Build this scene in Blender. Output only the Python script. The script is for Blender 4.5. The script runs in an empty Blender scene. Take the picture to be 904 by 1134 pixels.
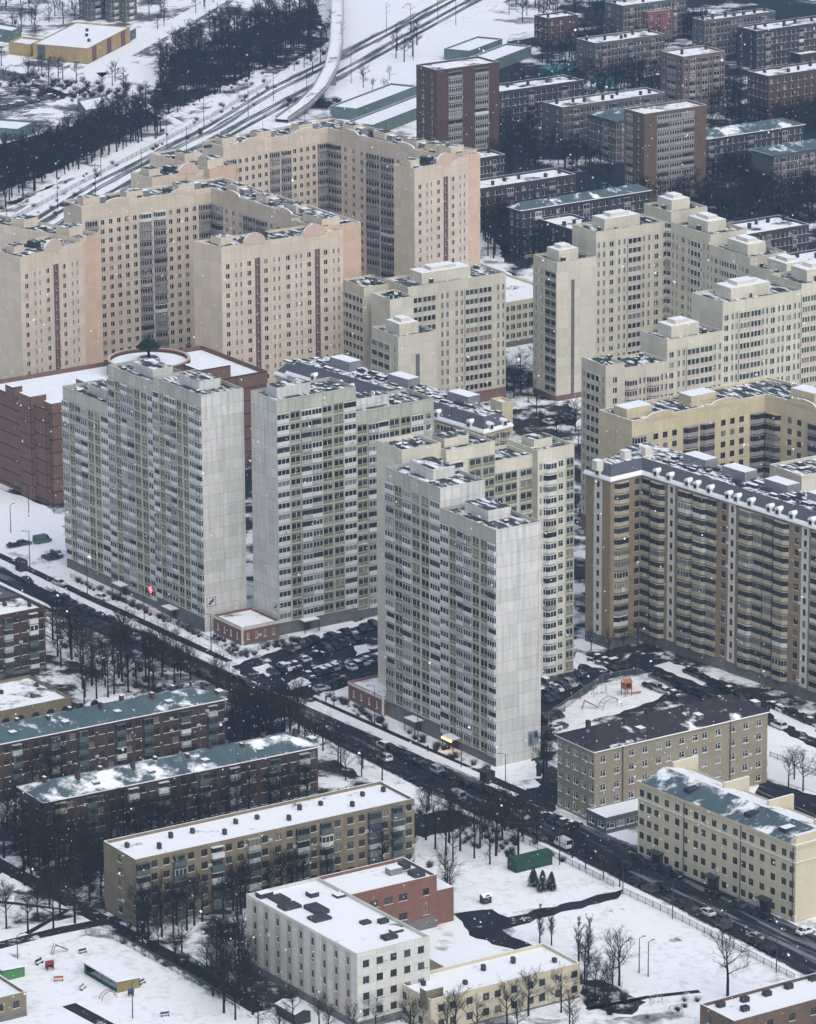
import bpy, math, random
import numpy as np
from mathutils import Vector, Matrix
random.seed(7); rnd = random.random
C = bpy.context.scene.collection
SC = bpy.context.scene
# ------------------------------------------------------------------ camera
F, TH, HC, RO = 5500., math.radians(16.3), 370., .005
cam = bpy.data.cameras.new('camera'); co = bpy.data.objects.new('camera', cam); C.objects.link(co)
cam.sensor_fit = 'HORIZONTAL'; cam.sensor_width = 36.; cam.lens = 36.*F/904.
cam.clip_start = 1.; cam.clip_end = 20000.
ri, fw, up = Vector((1, 0, 0)), Vector((0, math.cos(TH), -math.sin(TH))), Vector((0, math.sin(TH), math.cos(TH)))
cx = ri*math.cos(RO)-up*math.sin(RO); cy = ri*math.sin(RO)+up*math.cos(RO)
co.matrix_world = Matrix(((cx.x, cy.x, -fw.x, 0), (cx.y, cy.y, -fw.y, 0), (cx.z, cy.z, -fw.z, HC), (0, 0, 0, 1)))
SC.camera = co
# ------------------------------------------------------------------ sky, sun, exposure
SUN_EL, SUN_AZ = math.radians(48), math.radians(-62)      # azimuth measured from +X, counter-clockwise
w = bpy.data.worlds.new('World'); SC.world = w; w.use_nodes = True
nt = w.node_tree; sk = nt.nodes.new('ShaderNodeTexSky'); sk.sky_type = 'NISHITA'; sk.sun_disc = False
sk.sun_elevation = SUN_EL; sk.sun_rotation = math.pi/2-SUN_AZ
sk.air_density = 1.0; sk.dust_density = 2.8; sk.ozone_density = 1.5
bg = nt.nodes['Background']; hs = nt.nodes.new('ShaderNodeHueSaturation'); hs.inputs['Saturation'].default_value = .68   # a veiled sky is greyer than a clear one
nt.links.new(sk.outputs[0], hs.inputs['Color']); nt.links.new(hs.outputs[0], bg.inputs[0]); bg.inputs[1].default_value = 0.15
sl = bpy.data.lights.new('sun', 'SUN'); sl.energy = 1.5; sl.angle = math.radians(90); sl.color = (1, .97, .93)
so = bpy.data.objects.new('sun', sl); C.objects.link(so)
sd = Vector((math.cos(SUN_EL)*math.cos(SUN_AZ), math.cos(SUN_EL)*math.sin(SUN_AZ), math.sin(SUN_EL)))
so.rotation_euler = sd.to_track_quat('Z', 'Y').to_euler()
vs = SC.view_settings; vs.view_transform = 'Standard'; vs.look = 'None'; vs.exposure = 0.2; vs.gamma = 1
HAZE = 0.000072

# ------------------------------------------------------------------ helpers
def at(px, py, z=0.):
    """where the sight line of a spot in the photograph meets the level z"""
    u, v = px-452., py-567.
    a = u*math.cos(RO)-v*math.sin(RO); b = u*math.sin(RO)+v*math.cos(RO)
    dy = F*math.cos(TH)-b*math.sin(TH); dz = -F*math.sin(TH)-b*math.cos(TH)
    t = (z-HC)/dz
    return Vector((a*t, dy*t))
def hof(base, topy):
    p = at(*base); lo, hi = 0., 150.
    for _ in range(40):
        m = (lo+hi)/2; z = m-HC
        dep = p.y*math.cos(TH)-z*math.sin(TH); upp = p.y*math.sin(TH)+z*math.cos(TH)
        a = p.x/dep*F; b = -upp/dep*F
        if -a*math.sin(RO)+b*math.cos(RO)+567 > topy: lo = m
        else: hi = m
    return lo

MAT = {}
def mat(name, c1, c2=None, scale=.4, rough=.85, seam=None, snow=None, streak=0., metal=0., emit=None, spec=.3, stretch=None, rnd_val=0., snowcol=(.80, .82, .84)):
    m = bpy.data.materials.new(name); m.use_nodes = True; N = m.node_tree.nodes; L = m.node_tree.links
    bs = N['Principled BSDF']; bs.inputs['Roughness'].default_value = rough; bs.inputs['Metallic'].default_value = metal
    bs.inputs['Specular IOR Level'].default_value = spec
    c2 = c2 or tuple(x*.8 for x in c1)
    tc = N.new('ShaderNodeTexCoord'); oi = N.new('ShaderNodeObjectInfo')
    ad = N.new('ShaderNodeVectorMath'); ad.operation = 'ADD'
    mu = N.new('ShaderNodeMath'); mu.operation = 'MULTIPLY'; mu.inputs[1].default_value = 317.
    L.new(oi.outputs['Random'], mu.inputs[0]); L.new(tc.outputs['Object'], ad.inputs[0]); L.new(mu.outputs[0], ad.inputs[1])
    def noise(sc, det=5, vec=None):
        n = N.new('ShaderNodeTexNoise'); n.inputs['Scale'].default_value = sc; n.inputs['Detail'].default_value = det
        n.inputs['Roughness'].default_value = .68
        L.new(vec or ad.outputs[0], n.inputs['Vector']); return n
    def ramp(src, a, b):
        r = N.new('ShaderNodeMapRange'); r.inputs[1].default_value = a; r.inputs[2].default_value = b; L.new(src, r.inputs[0]); return r.outputs[0]
    def mix(f, a, b, mode='MIX'):
        x = N.new('ShaderNodeMix'); x.data_type = 'RGBA'; x.blend_type = mode
        for i, v in ((0, f), (6, a), (7, b)):
            if isinstance(v, (int, float)): x.inputs[i].default_value = v
            elif isinstance(v, tuple): x.inputs[i].default_value = v+(1,)
            else: L.new(v, x.inputs[i])
        return x.outputs[2]
    col = mix(ramp(noise(scale).outputs[0], .35, .65), c1, c2)
    if rnd_val:
        r0 = N.new('ShaderNodeMapRange'); r0.inputs[3].default_value = 1-rnd_val; r0.inputs[4].default_value = 1+rnd_val
        L.new(oi.outputs['Random'], r0.inputs[0]); hs = N.new('ShaderNodeHueSaturation'); L.new(col, hs.inputs['Color']); L.new(r0.outputs[0], hs.inputs['Value']); col = hs.outputs[0]
    if streak or seam:
        mp = N.new('ShaderNodeMapping'); mp.inputs['Scale'].default_value = (1.1, .06, 1); L.new(tc.outputs['UV'], mp.inputs[0])
        if streak:
            col = mix(ramp(noise(1., 4, mp.outputs[0]).outputs[0], .42, .72), col, tuple(x*(1-streak) for x in c1))
    if seam:
        br = N.new('ShaderNodeTexBrick'); br.offset = seam[4] if len(seam) > 4 else 0.
        br.inputs['Scale'].default_value = 1.; br.inputs['Brick Width'].default_value = seam[0]; br.inputs['Row Height'].default_value = seam[1]
        br.inputs['Mortar Size'].default_value = seam[2]; br.inputs['Mortar Smooth'].default_value = .3
        br.inputs['Color1'].default_value = (1, 1, 1, 1); br.inputs['Color2'].default_value = (.85, .86, .85, 1); br.inputs['Mortar'].default_value = (seam[3],)*3+(1,)
        L.new(tc.outputs['UV'], br.inputs['Vector']); col = mix(1., col, br.outputs[0], 'MULTIPLY')
    if snow:
        v = ad.outputs[0]
        if stretch:
            mp2 = N.new('ShaderNodeMapping'); mp2.vector_type = 'TEXTURE'; mp2.inputs['Scale'].default_value = stretch[:3]; mp2.inputs['Rotation'].default_value = (0, 0, stretch[3])
            L.new(ad.outputs[0], mp2.inputs[0]); v = mp2.outputs[0]
        f = ramp(noise(snow[1], 6, v).outputs[0], snow[0]-.045, snow[0]+.045)
        col = mix(f, col, snowcol)
    L.new(col, bs.inputs['Base Color'])
    if emit: bs.inputs['Emission Color'].default_value = c1+(1,); bs.inputs['Emission Strength'].default_value = emit
    MAT[name] = m; return m
G1, G2 = math.radians(-56), math.radians(34)
# walls
mat('panel_grey', (.47, .475, .41), (.40, .41, .355), .25, seam=(3.3, 2.8, .05, .55), streak=.25)
mat('panel_end', (.64, .635, .61), (.565, .56, .54), .3, seam=(5.9, 2.8, .05, .55), streak=.34)
mat('peach', (.63, .54, .44), (.58, .495, .405), .2, seam=(3.2, 2.8, .06, .75), streak=.14)
mat('peach_end', (.63, .55, .435), (.58, .50, .40), .2, seam=(3.2, 2.8, .05, .78), streak=.1)
mat('orange_panel', (.62, .455, .34), (.57, .42, .315), .2, seam=(3.2, 2.8, .05, .8), streak=.1)
mat('maroon', (.16, .075, .075), (.12, .06, .065), .6)
mat('pink', (.52, .40, .33), (.48, .37, .31), .5)
mat('cream', (.585, .55, .445), (.525, .49, .40), .2, seam=(3.4, 2.8, .05, .72), streak=.16)
mat('cream_end', (.63, .595, .495), (.57, .54, .45), .25, seam=(4.1, 2.8, .05, .76), streak=.14)
mat('white_panel', (.60, .60, .56), (.52, .52, .49), .25, seam=(4.5, 1.9, .045, .72), streak=.16)
mat('ochre_brick', (.32, .245, .16), (.25, .195, .13), .5, seam=(.9, .3, .03, .8, .5), streak=.12)
mat('pale_trim', (.62, .60, .54), (.54, .52, .47), .6)
mat('yellow_panel', (.57, .50, .34), (.51, .44, .30), .2, seam=(3.4, 2.8, .05, .72), streak=.14)
mat('mall_brick', (.19, .11, .085), (.145, .085, .068), .35, seam=(60., 3.6, .2, .25), streak=.2)
mat('dark_brick', (.095, .054, .039), (.058, .037, .030), .35, seam=(1., .3, .03, .7, .5), streak=.25)
mat('tan_brick', (.30, .265, .19), (.24, .21, .155), .3, seam=(1.2, .4, .03, .85, .5), streak=.15)
mat('ochre_block', (.24, .20, .13), (.17, .145, .10), .3, seam=(1.2, 2.8, .04, .8), streak=.2)
mat('cream_stucco', (.53, .48, .35), (.47, .42, .31), .25, streak=.12)
mat('orange_brick', (.23, .115, .083), (.165, .085, .065), .4, seam=(.8, .3, .03, .8, .5), streak=.15)
mat('far_brick', (.105, .058, .05), (.07, .043, .04), .3, seam=(1., 2.8, .05, .75), streak=.2)
mat('far_grey', (.14, .14, .135), (.095, .098, .10), .25, seam=(3.2, 2.8, .08, .7), streak=.25)
mat('far_dark', (.06, .058, .057), (.04, .04, .043), .25, seam=(3.2, 2.8, .08, .7), streak=.25)
mat('far_pink', (.21, .155, .145), (.16, .12, .115), .3, seam=(3.2, 2.8, .08, .7), streak=.2)
mat('brown_brick', (.15, .102, .075), (.105, .073, .056), .3, seam=(1., 2.8, .05, .8), streak=.2)
mat('warehouse_yellow', (.40, .29, .14), (.33, .24, .125), .3, seam=(2., 30, .05, .8))
mat('plinth', (.16, .16, .155), (.11, .11, .11), .5)
mat('red_plinth', (.22, .12, .11), (.17, .10, .09), .5)
# roofs
mat('bitumen', (.030, .036, .042), (.05, .056, .062), .5)
mat('roof_mix', (.026, .032, .036), (.045, .05, .055), .5, snow=(.545, .55), stretch=(2.4, .8, 1, G1))
mat('roof_clutter', (.03, .035, .04), (.05, .055, .06), .5, snow=(.50, .9), stretch=(2., .8, 1, G1))
mat('roof_snow', (.035, .04, .045), (.06, .065, .07), .5, snow=(.36, .12))
mat('roof_snow_worn', (.03, .035, .04), (.06, .065, .07), .5, snow=(.43, .13))
mat('teal_roof', (.085, .13, .135), (.065, .10, .11), .3, rough=.5, snow=(.60, .16), seam=(.8, 60, .05, .8))
mat('teal_roof_snowy', (.085, .13, .135), (.065, .10, .11), .3, rough=.5, snow=(.54, .13), seam=(.8, 60, .05, .8))
mat('maroon_roof', (.030, .022, .030), (.045, .034, .042), .5, snow=(.615, .15), seam=(.9, .5, .05, .6))
mat('slate', (.105, .115, .135), (.085, .092, .11), .8, seam=(.9, .6, .04, .8))
mat('snow', (.80, .82, .85), (.74, .77, .81), .5, rough=.9)
# windows etc
for nm, c, ro in (('glass_dark', (.018, .022, .026), .12), ('glass_mid', (.05, .058, .06), .15), ('glass_curtain', (.20, .20, .185), .3), ('glass_blue', (.035, .055, .075), .1)):
    mat(nm, c, tuple(x*.7 for x in c), .5, rough=ro, spec=.5)
mat('frame_white', (.62, .63, .62), (.55, .56, .55), 1.); mat('frame_dark', (.10, .085, .075), None, 1.)
mat('parapet_white', (.60, .61, .59), (.52, .53, .52), .6, streak=.1); mat('parapet_mauve', (.30, .26, .26), (.25, .22, .225), .6)
mat('parapet_green', (.33, .35, .30), (.28, .30, .26), .6); mat('parapet_tan', (.42, .375, .29), (.35, .315, .245), .6); mat('parapet_pink', (.50, .40, .36), (.45, .37, .34), .6)
mat('panel_sage', (.215, .215, .145), (.17, .175, .12), .8); mat('parapet_grey', (.40, .41, .40), (.34, .35, .345), .6); mat('school_spandrel', (.42, .36, .29), (.37, .32, .26), .6); mat('recess_shade', (.045, .045, .045), (.03, .03, .03), .8)
mat('grid_white', (.52, .51, .43), (.45, .445, .38), .8); mat('parapet_blue', (.22, .28, .30), None, .6); mat('parapet_dark', (.10, .12, .12), (.07, .09, .09), .6)
mat('metal_grey', (.22, .23, .24), (.16, .17, .18), 1., rough=.5); mat('metal_dark', (.035, .038, .042), None, 1., rough=.6)
mat('pipe', (.10, .08, .07), None, 1.)
# ground
def ground_mat(name, dark, thr, sc, thr2=.62, snowc=(.78, .80, .83)):
    m = mat(name, dark, tuple(x*.6 for x in dark), .3, rough=.9, snow=(thr, sc)); return m
mat('snow_ground', (.13, .13, .135), (.30, .31, .32), .3, rough=.95, snow=(.44, .07)); mat('mottled_ground', (.07, .072, .078), (.12, .122, .13), .2, rough=.95, snow=(.47, .055)); mat('snow_trodden', (.80, .82, .84), (.58, .60, .625), .14, rough=.95, snow=(.46, .5))
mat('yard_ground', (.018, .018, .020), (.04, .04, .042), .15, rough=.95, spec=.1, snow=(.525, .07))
mat('snow_trod', (.16, .16, .17), (.09, .09, .095), .12, rough=.95, snow=(.40, .10))
mat('asphalt', (.011, .013, .016), (.022, .025, .029), .12, rough=.85, spec=.12, snow=(.585, .42), stretch=(14, 1, 1, G1), snowcol=(.17, .18, .195))
mat('asphalt_slush', (.013, .015, .018), (.025, .028, .032), .12, rough=.85, spec=.12, snow=(.64, .18))
mat('pavement', (.13, .13, .135), (.09, .09, .095), .2, rough=.85, snow=(.56, .22))
mat('ballast', (.20, .21, .215), (.15, .16, .165), .2, snow=(.47, .16), stretch=(9, 1, 1, math.radians(74)))
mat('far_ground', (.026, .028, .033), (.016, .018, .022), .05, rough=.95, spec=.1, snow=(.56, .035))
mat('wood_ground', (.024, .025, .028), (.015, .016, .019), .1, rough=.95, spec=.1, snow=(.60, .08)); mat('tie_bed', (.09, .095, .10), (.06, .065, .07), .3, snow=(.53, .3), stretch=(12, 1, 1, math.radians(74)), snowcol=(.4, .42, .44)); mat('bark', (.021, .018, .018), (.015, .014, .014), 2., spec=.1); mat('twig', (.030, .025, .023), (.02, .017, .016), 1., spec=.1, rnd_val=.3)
mat('twig_red', (.04, .03, .027), (.026, .021, .02), 1., rnd_val=.3); mat('needle', (.018, .035, .026), (.012, .024, .02), 1.)
mat('red', (.2, .04, .035)); mat('green_paint', (.02, .065, .043), (.015, .05, .034), .5); mat('lime', (.07, .22, .08)); mat('blue', (.04, .065, .15)); mat('orange', (.36, .15, .06)); mat('yellow', (.27, .21, .09)); mat('turquoise', (.05, .20, .23)); mat('pinkwall', (.23, .10, .115))
mat('green_wall', (.11, .17, .15), (.09, .13, .12), .3); mat('cloth_dark', (.02, .02, .025)); mat('skin', (.5, .33, .25)); mat('cloth_red', (.25, .04, .04)); mat('cloth_grey', (.12, .13, .15))
mat('neon_red', (1., .04, .06), None, 1., emit=9.); mat('lamp_amber', (1., .55, .12), None, 1., emit=5.)

class Geo:
    """vertices, faces, material keys and wall coordinates of one mesh"""
    def __init__(s): s.v = []; s.f = []; s.m = []; s.uv = []
    def face(s, pts, m, uv=None):
        i = len(s.v); s.v.extend([tuple(p) for p in pts]); s.f.append(tuple(range(i, i+len(pts)))); s.m.append(m)
        s.uv.append(uv or [(p[0]+p[1], p[2]) for p in pts])
    def box(s, x0, x1, y0, y1, z0, z1, m, top=None, bottom=False):
        a, b, c, d = (x0, y0), (x1, y0), (x1, y1), (x0, y1)
        for p, q in ((a, b), (b, c), (c, d), (d, a)):
            l = abs(p[0]-q[0])+abs(p[1]-q[1])
            s.face([p+(z0,), q+(z0,), q+(z1,), p+(z1,)], m, [(0, z0), (l, z0), (l, z1), (0, z1)])
        s.face([a+(z1,), b+(z1,), c+(z1,), d+(z1,)], top or m)
        if bottom: s.face([d+(z0,), c+(z0,), b+(z0,), a+(z0,)], m)
    def obox(s, c, d, hx, hy, z0, z1, m, top=None):
        n = Vector((-d.y, d.x)); P = [c-d*hx-n*hy, c+d*hx-n*hy, c+d*hx+n*hy, c-d*hx+n*hy]; s.prism(P, z0, z1, m, top)
    def prism(s, P, z0, z1, m, top=None):
        n = len(P); u = 0.
        for i in range(n):
            p, q = P[i], P[(i+1) % n]; l = math.hypot(q[0]-p[0], q[1]-p[1])
            s.face([(p[0], p[1], z0), (q[0], q[1], z0), (q[0], q[1], z1), (p[0], p[1], z1)], m, [(u, z0), (u+l, z0), (u+l, z1), (u, z1)]); u += l
        s.face([(p[0], p[1], z1) for p in P], top or m)
    def cone(s, p, q, r0, r1, m, n=5, cap=True):
        p, q = Vector(p), Vector(q); ax = (q-p).normalized(); a = ax.orthogonal().normalized(); b = ax.cross(a)
        r = [[c+(a*math.cos(2*math.pi*k/n)+b*math.sin(2*math.pi*k/n))*rr for k in range(n)] for c, rr in ((p, r0), (q, r1))]
        for k in range(n): s.face([r[0][k], r[0][(k+1) % n], r[1][(k+1) % n], r[1][k]], m)
        if cap and r1 > 0: s.face(r[1], m)
    def add(s, g, pos, ang, sc=1.):
        ca, sa = math.cos(ang)*sc, math.sin(ang)*sc; i = len(s.v)
        s.v.extend([(pos[0]+x*ca-y*sa, pos[1]+x*sa+y*ca, pos[2]+z*sc) for x, y, z in g.v])
        s.f.extend([tuple(k+i for k in f) for f in g.f]); s.m.extend(g.m); s.uv.extend(g.uv)
    def mesh(s, name):
        me = bpy.data.meshes.new(name); me.from_pydata(s.v, [], s.f)
        keys = list(dict.fromkeys(s.m)); idx = {k: i for i, k in enumerate(keys)}
        for k in keys: me.materials.append(MAT[k])
        me.polygons.foreach_set('material_index', [idx[k] for k in s.m])
        ul = me.uv_layers.new(name='wall'); ul.data.foreach_set('uv', [c for f in s.uv for p in f for c in p])
        return me
def link(name, data, parent=None, loc=(0, 0, 0), rz=0.):
    o = bpy.data.objects.new(name, data); C.objects.link(o); o.location = loc
    if rz: o.rotation_euler.z = rz
    if parent: o.parent = parent
    return o
def tag(o, label, cat=None, group=None, kind=None):
    if label: o['label'] = label
    if cat: o['category'] = cat
    if group: o['group'] = group
    if kind: o['kind'] = kind
    return o
def inset(P, d):
    n = len(P); out = []
    for i in range(n):
        a, b, c = P[i-1], P[i], P[(i+1) % n]
        e1 = (b-a).normalized(); e2 = (c-b).normalized(); n1 = Vector((-e1.y, e1.x)); n2 = Vector((-e2.y, e2.x))
        k = 1+n1.dot(n2); out.append(b+(n1+n2)*(d/max(k, .3)))
    return out
def inside(p, P):
    r = False; j = len(P)-1
    for i in range(len(P)):
        if (P[i][1] > p[1]) != (P[j][1] > p[1]) and p[0] < (P[j][0]-P[i][0])*(p[1]-P[i][1])/(P[j][1]-P[i][1])+P[i][0]: r = not r
        j = i
    return r
FOOT = []           # every building's footprint, so that nothing grows through a wall

# ------------------------------------------------------------------ facade pieces, looking out along -y
GL = ['glass_dark']*12+['glass_mid']*4+['glass_curtain']*2+['glass_blue']*2
CACHE = {}
def g_window(w, h, fr, gl, fine):
    g = Geo(); x = w/2
    g.face([(-x, .13, 0), (x, .13, 0), (x, .13, h), (-x, .13, h)], gl)
    if fine:
        t = .09
        for a, b, c, d in ((-x, -x+t, 0, h), (x-t, x, 0, h), (-x+t, x-t, 0, t), (-x+t, x-t, h-t, h), (-x*.18-.04, -x*.18+.04, t, h-t)): g.box(a, b, .05, .125, c, d, fr)
        if w > 1.2: g.box(-x*.18+.04, x-t, .05, .125, h*.62, h*.62+.06, fr)
        g.box(-x-.08, x+.08, -.14, .05, -.07, 0, 'pale_trim', 'snow')
    else:
        g.box(-x*.15-.05, -x*.15+.05, .06, .125, 0, h, fr); g.box(-x-.08, x+.08, -.13, .05, -.07, 0, 'pale_trim', 'snow')
    return g
def g_balcony(w, fh, par, gl, fr, open_=False, dep=.55):
    g = Geo(); x = w/2; zt = fh-.42
    g.box(-x, x, -dep, 0, 0, 1.05, par, bottom=True)
    if open_:
        g.face([(-x, -.02, 1.05), (x, -.02, 1.05), (x, -.02, zt), (-x, -.02, zt)], 'recess_shade')  # back of an open balcony, coloured near black for the shade inside it
        g.box(-x*.5, -x*.1, -.06, -.03, 1.1, zt-.3, gl)
    else:
        g.box(-x+.03, x-.03, -dep+.06, 0, 1.05, zt, gl)
        n = max(2, int(w/.9))
        for k in range(n+1):
            c = -x+.03+(w-.06)*k/n; g.box(c-.05, c+.05, -dep+.01, -dep+.08, 1.05, zt, fr)
        g.box(-x, x, -dep+.01, -dep+.08, zt-.08, zt, fr)
    g.box(-x, x, -dep, 0, zt, fh-.3, par, bottom=True)
    return g
def g_loggia(w, fh, infill, gl, fr):
    g = Geo(); x = w/2-.05; h = fh-.06; t = .12
    for a, b, c, d in ((-x, -x+t, .03, h), (x-t, x, .03, h), (-x+t, x-t, .03, .03+t*1.3), (-x+t, x-t, h-t*.7, h)): g.box(a, b, -.22, 0, c, d, fr)
    g.face([(-x, -.03, 0), (x, -.03, 0), (x, -.03, h), (-x, -.03, h)], infill)
    for a, b, z0, z1 in ((-x+t+.14, -x*.02, .95, 2.2), (x*.08, x-t-.14, 1.0, 2.2)):
        g.box(a, b, -.06, -.03, z0, z1, gl); g.box(a-.06, a, -.1, -.03, z0-.06, z1+.06, fr); g.box(b, b+.06, -.1, -.03, z0-.06, z1+.06, fr)
        g.box(a, b, -.1, -.03, z0-.08, z0, fr)
    return g
def g_bay(w, fh, par, gl, fr, dep=1.0):
    g = Geo(); P = [Vector((-w/2, 0)), Vector((-w*.3, -dep)), Vector((w*.3, -dep)), Vector((w/2, 0))]; zt = fh-.5
    g.prism(P, 0, 1.05, par); Q = inset(P, .05); g.prism(Q, 1.05, zt, gl); g.prism(P, zt, fh-.28, par)
    for i in range(3):
        a, b = P[i], P[i+1]; n = 3 if i == 1 else 2
        for k in range(n+1):
            c = a.lerp(b, k/n); g.box(c.x-.05, c.x+.05, c.y-.01, c.y+.07, 1.05, zt, fr)
    g.face([(p.x, p.y, 0) for p in reversed(P)], par)
    return g
def g_grid(w, fh, fr, gl, par):
    g = Geo(); x = w/2; n = 3
    g.face([(-x, -.04, 0), (x, -.04, 0), (x, -.04, fh), (-x, -.04, fh)], gl)
    g.box(-x, x, -.3, 0, 0, .85, par); g.box(-x, x, -.34, 0, fh-.45, fh-.02, fr)
    for k in range(n+1):
        c = -x+.09+(w-.18)*k/n; g.box(c-.09, c+.09, -.36, 0, 0, fh-.45, fr)
    return g
def g_ac():
    g = Geo(); g.box(-.4, .4, -.32, -.02, 0, .55, 'frame_white', None, True); g.box(-.22, .22, -.335, -.32, .08, .46, 'metal_grey'); return g
WT = {'.': 1.2, '|': .35, 'w': 3., 'n': 1.6, 'x': 3., 'N': 2.2, ':': 1., 'D': 3.6, 'b': 3., 'G': 3.3, 'V': 5., 'g': 4.2, 'k': 3.2, 'd': 3.6, 'o': 4., 's': 2.3, ';': 1., 'y': 2.4, 'z': .55}
class Building:
    def __init__(s, name, label, cat, origin, group=None, fr='frame_white', par='parapet_white', open_=.2, fine=True, glz=None):
        s.o = Vector(origin); s.root = link(name, None, loc=(origin[0], origin[1], 0)); tag(s.root, label, cat, group)
        s.root.empty_display_size = .5
        s.wall = Geo(); s.roof = Geo(); s.el = []; s.fr = fr; s.par = par; s.open = open_; s.fine = fine; s.parts = []; s.glz = glz or GL; s.mixp = .9; s.ws = 1.; s.ac = .07 if fine else .0
    def elem(s, part, key, make, pos, ang):
        if key not in CACHE: CACHE[key] = make()
        s.el.append((part, key, pos, ang))
    def facade(s, p0, p1, z0, z1, pat, nf, fh, zs, wm, acc, plm):
        d = (p1-p0); Ln = d.length; d = d/Ln; n = Vector((d.y, -d.x)); ang = math.atan2(d.y, d.x)
        W = [WT[c] for c in pat]; k = Ln/sum(W); W = [a*k for a in W]
        g = s.wall
        def q(a, b, c, e, m, off=0.):
            A, B = p0+d*a-n*off, p0+d*b-n*off
            g.face([(A.x, A.y, c), (B.x, B.y, c), (B.x, B.y, e), (A.x, A.y, e)], m, [(a, c-zs), (b, c-zs), (b, e-zs), (a, e-zs)])
        top = zs+nf*fh
        if zs > z0: q(0, Ln, z0, zs, plm)
        q(0, Ln, top, z1, wm)
        x = 0.
        for ch, cw in zip(pat, W):
            m = acc if ch in 'xN:o;' else wm
            xc = x+cw/2; pc = p0+d*xc
            if ch == 's': m = 'maroon'
            if ch == 'y': m = 'pale_trim'
            if ch in '.|:;': q(x, x+cw, zs, top, m)
            elif ch == 'z': q(x, x+cw, zs, top-fh, 'plinth', .12); q(x, x+cw, top-fh, top, m)
            else:
                for f in range(nf):
                    zb = zs+f*fh; gl = random.choice(s.glz)
                    if ch in 'wnxNdsoy':
                        ww = {'w': 1.5, 'x': 1.5, 'n': .8, 'N': .75, 'd': 2.1, 's': .7, 'o': 1.9, 'y': 1.0}[ch]; ww = round(min(ww*s.ws, cw*.8), 2 if s.ws < 1 else 1); hh = (1.55 if ch not in 'ns' else 1.75)*(s.ws+1)/2; hh = round(hh, 2)
                        sill = .8
                        q(x, x+cw, zb, zb+sill, m); q(x, x+cw, zb+sill+hh, zb+fh, m)
                        q(x, xc-ww/2, zb+sill, zb+sill+hh, m); q(xc+ww/2, x+cw, zb+sill, zb+sill+hh, m)
                        for a, b in (((xc-ww/2, 0), (xc-ww/2, .13)), ((xc+ww/2, .13), (xc+ww/2, 0))):
                            A, B = p0+d*a[0]-n*a[1], p0+d*b[0]-n*b[1]
                            g.face([(A.x, A.y, zb+sill), (B.x, B.y, zb+sill), (B.x, B.y, zb+sill+hh), (A.x, A.y, zb+sill+hh)], m)
                        for zz in (zb+sill, zb+sill+hh):
                            A, B, D, E = p0+d*(xc-ww/2), p0+d*(xc+ww/2), p0+d*(xc+ww/2)-n*.13, p0+d*(xc-ww/2)-n*.13
                            g.face([(A.x, A.y, zz), (B.x, B.y, zz), (D.x, D.y, zz), (E.x, E.y, zz)], m)
                        s.elem('window', ('w', ww, hh, s.fr, gl, s.fine), lambda: g_window(ww, hh, s.fr, gl, s.fine), (pc.x, pc.y, zb+sill), ang)
                        if rnd() < s.ac: pa = pc+d*(ww/2+.45); s.elem('air_conditioner', ('ac',), g_ac, (pa.x, pa.y, zb+random.uniform(.5, 1.2)), ang)
                    else:
                        q(x, x+cw, zb, zb+fh, m); ww = round(cw-.1, 1)
                        if ch in 'bVD' and rnd() < s.ac: pa = pc+d*random.uniform(-.3, .3)*ww+n*{'b': .45, 'V': 1., 'D': .12}[ch]; s.elem('air_conditioner', ('ac',), g_ac, (pa.x, pa.y, zb+.35), ang)
                        fr = s.fr if rnd() < .85 else random.choice(['frame_white', 'frame_dark'])
                        if ch in 'bDk':
                            op = rnd() < (s.open if ch != 'D' else .05); par = s.par if rnd() < s.mixp else random.choice(['parapet_grey', 'parapet_grey', 'parapet_green', 'parapet_white'])
                            if ch == 'D' : par = s.par
                            s.elem('balcony', ('b', ww, fh, par, gl, fr, op, ch), lambda: g_balcony(ww, fh, par, gl, fr, op, {'b': .45, 'D': .12, 'k': .9}[ch]), (pc.x, pc.y, zb), ang)
                        elif ch == 'G':
                            inf = random.choice(['panel_sage', 'panel_sage', 'panel_sage', 'parapet_green'])
                            s.elem('loggia', ('G', ww, fh, gl, inf), lambda: g_loggia(ww, fh, inf, gl, 'grid_white'), (pc.x, pc.y, zb), ang)
                        elif ch == 'V':
                            par = s.par if rnd() < .85 else random.choice(['parapet_white', 'parapet_tan', 'parapet_mauve'])
                            s.elem('balcony', ('V', ww, fh, par, gl, fr), lambda: g_bay(ww, fh, par, gl, fr), (pc.x, pc.y, zb), ang)
                        elif ch == 'g':
                            par = random.choice(['grid_white', s.par, s.par])
                            s.elem('loggia', ('g', ww, fh, gl, par), lambda: g_grid(ww, fh, 'grid_white', gl, par), (pc.x, pc.y, zb), ang)
            x += cw
    def block(s, P, h, facs, wm, nf, fh=2.8, zs=None, roof='flat', rm='roof_mix', acc='pale_trim', plm='plinth', z0=0., par=.7, wms=None, rise=2.2, over=.5, snowcap=.0):
        FOOT.append([Vector(p) for p in P])
        P = [Vector(p)-s.o for p in P]; n = len(P)
        zs = z0+1. if zs is None else zs
        ht = h if roof in ('flat',) else h
        for i in range(n):
            m = (wms or {}).get(i, wm)
            if facs.get(i): s.facade(P[i], P[(i+1) % n], z0, ht, facs[i], nf, fh, zs, m, acc, plm)
            else:
                p, q = P[i], P[(i+1) % n]; l = (q-p).length
                s.wall.face([(p.x, p.y, z0), (q.x, q.y, z0), (q.x, q.y, ht), (p.x, p.y, ht)], m, [(0, z0-zs), (l, z0-zs), (l, ht-zs), (0, ht-zs)])
        R = s.roof
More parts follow.
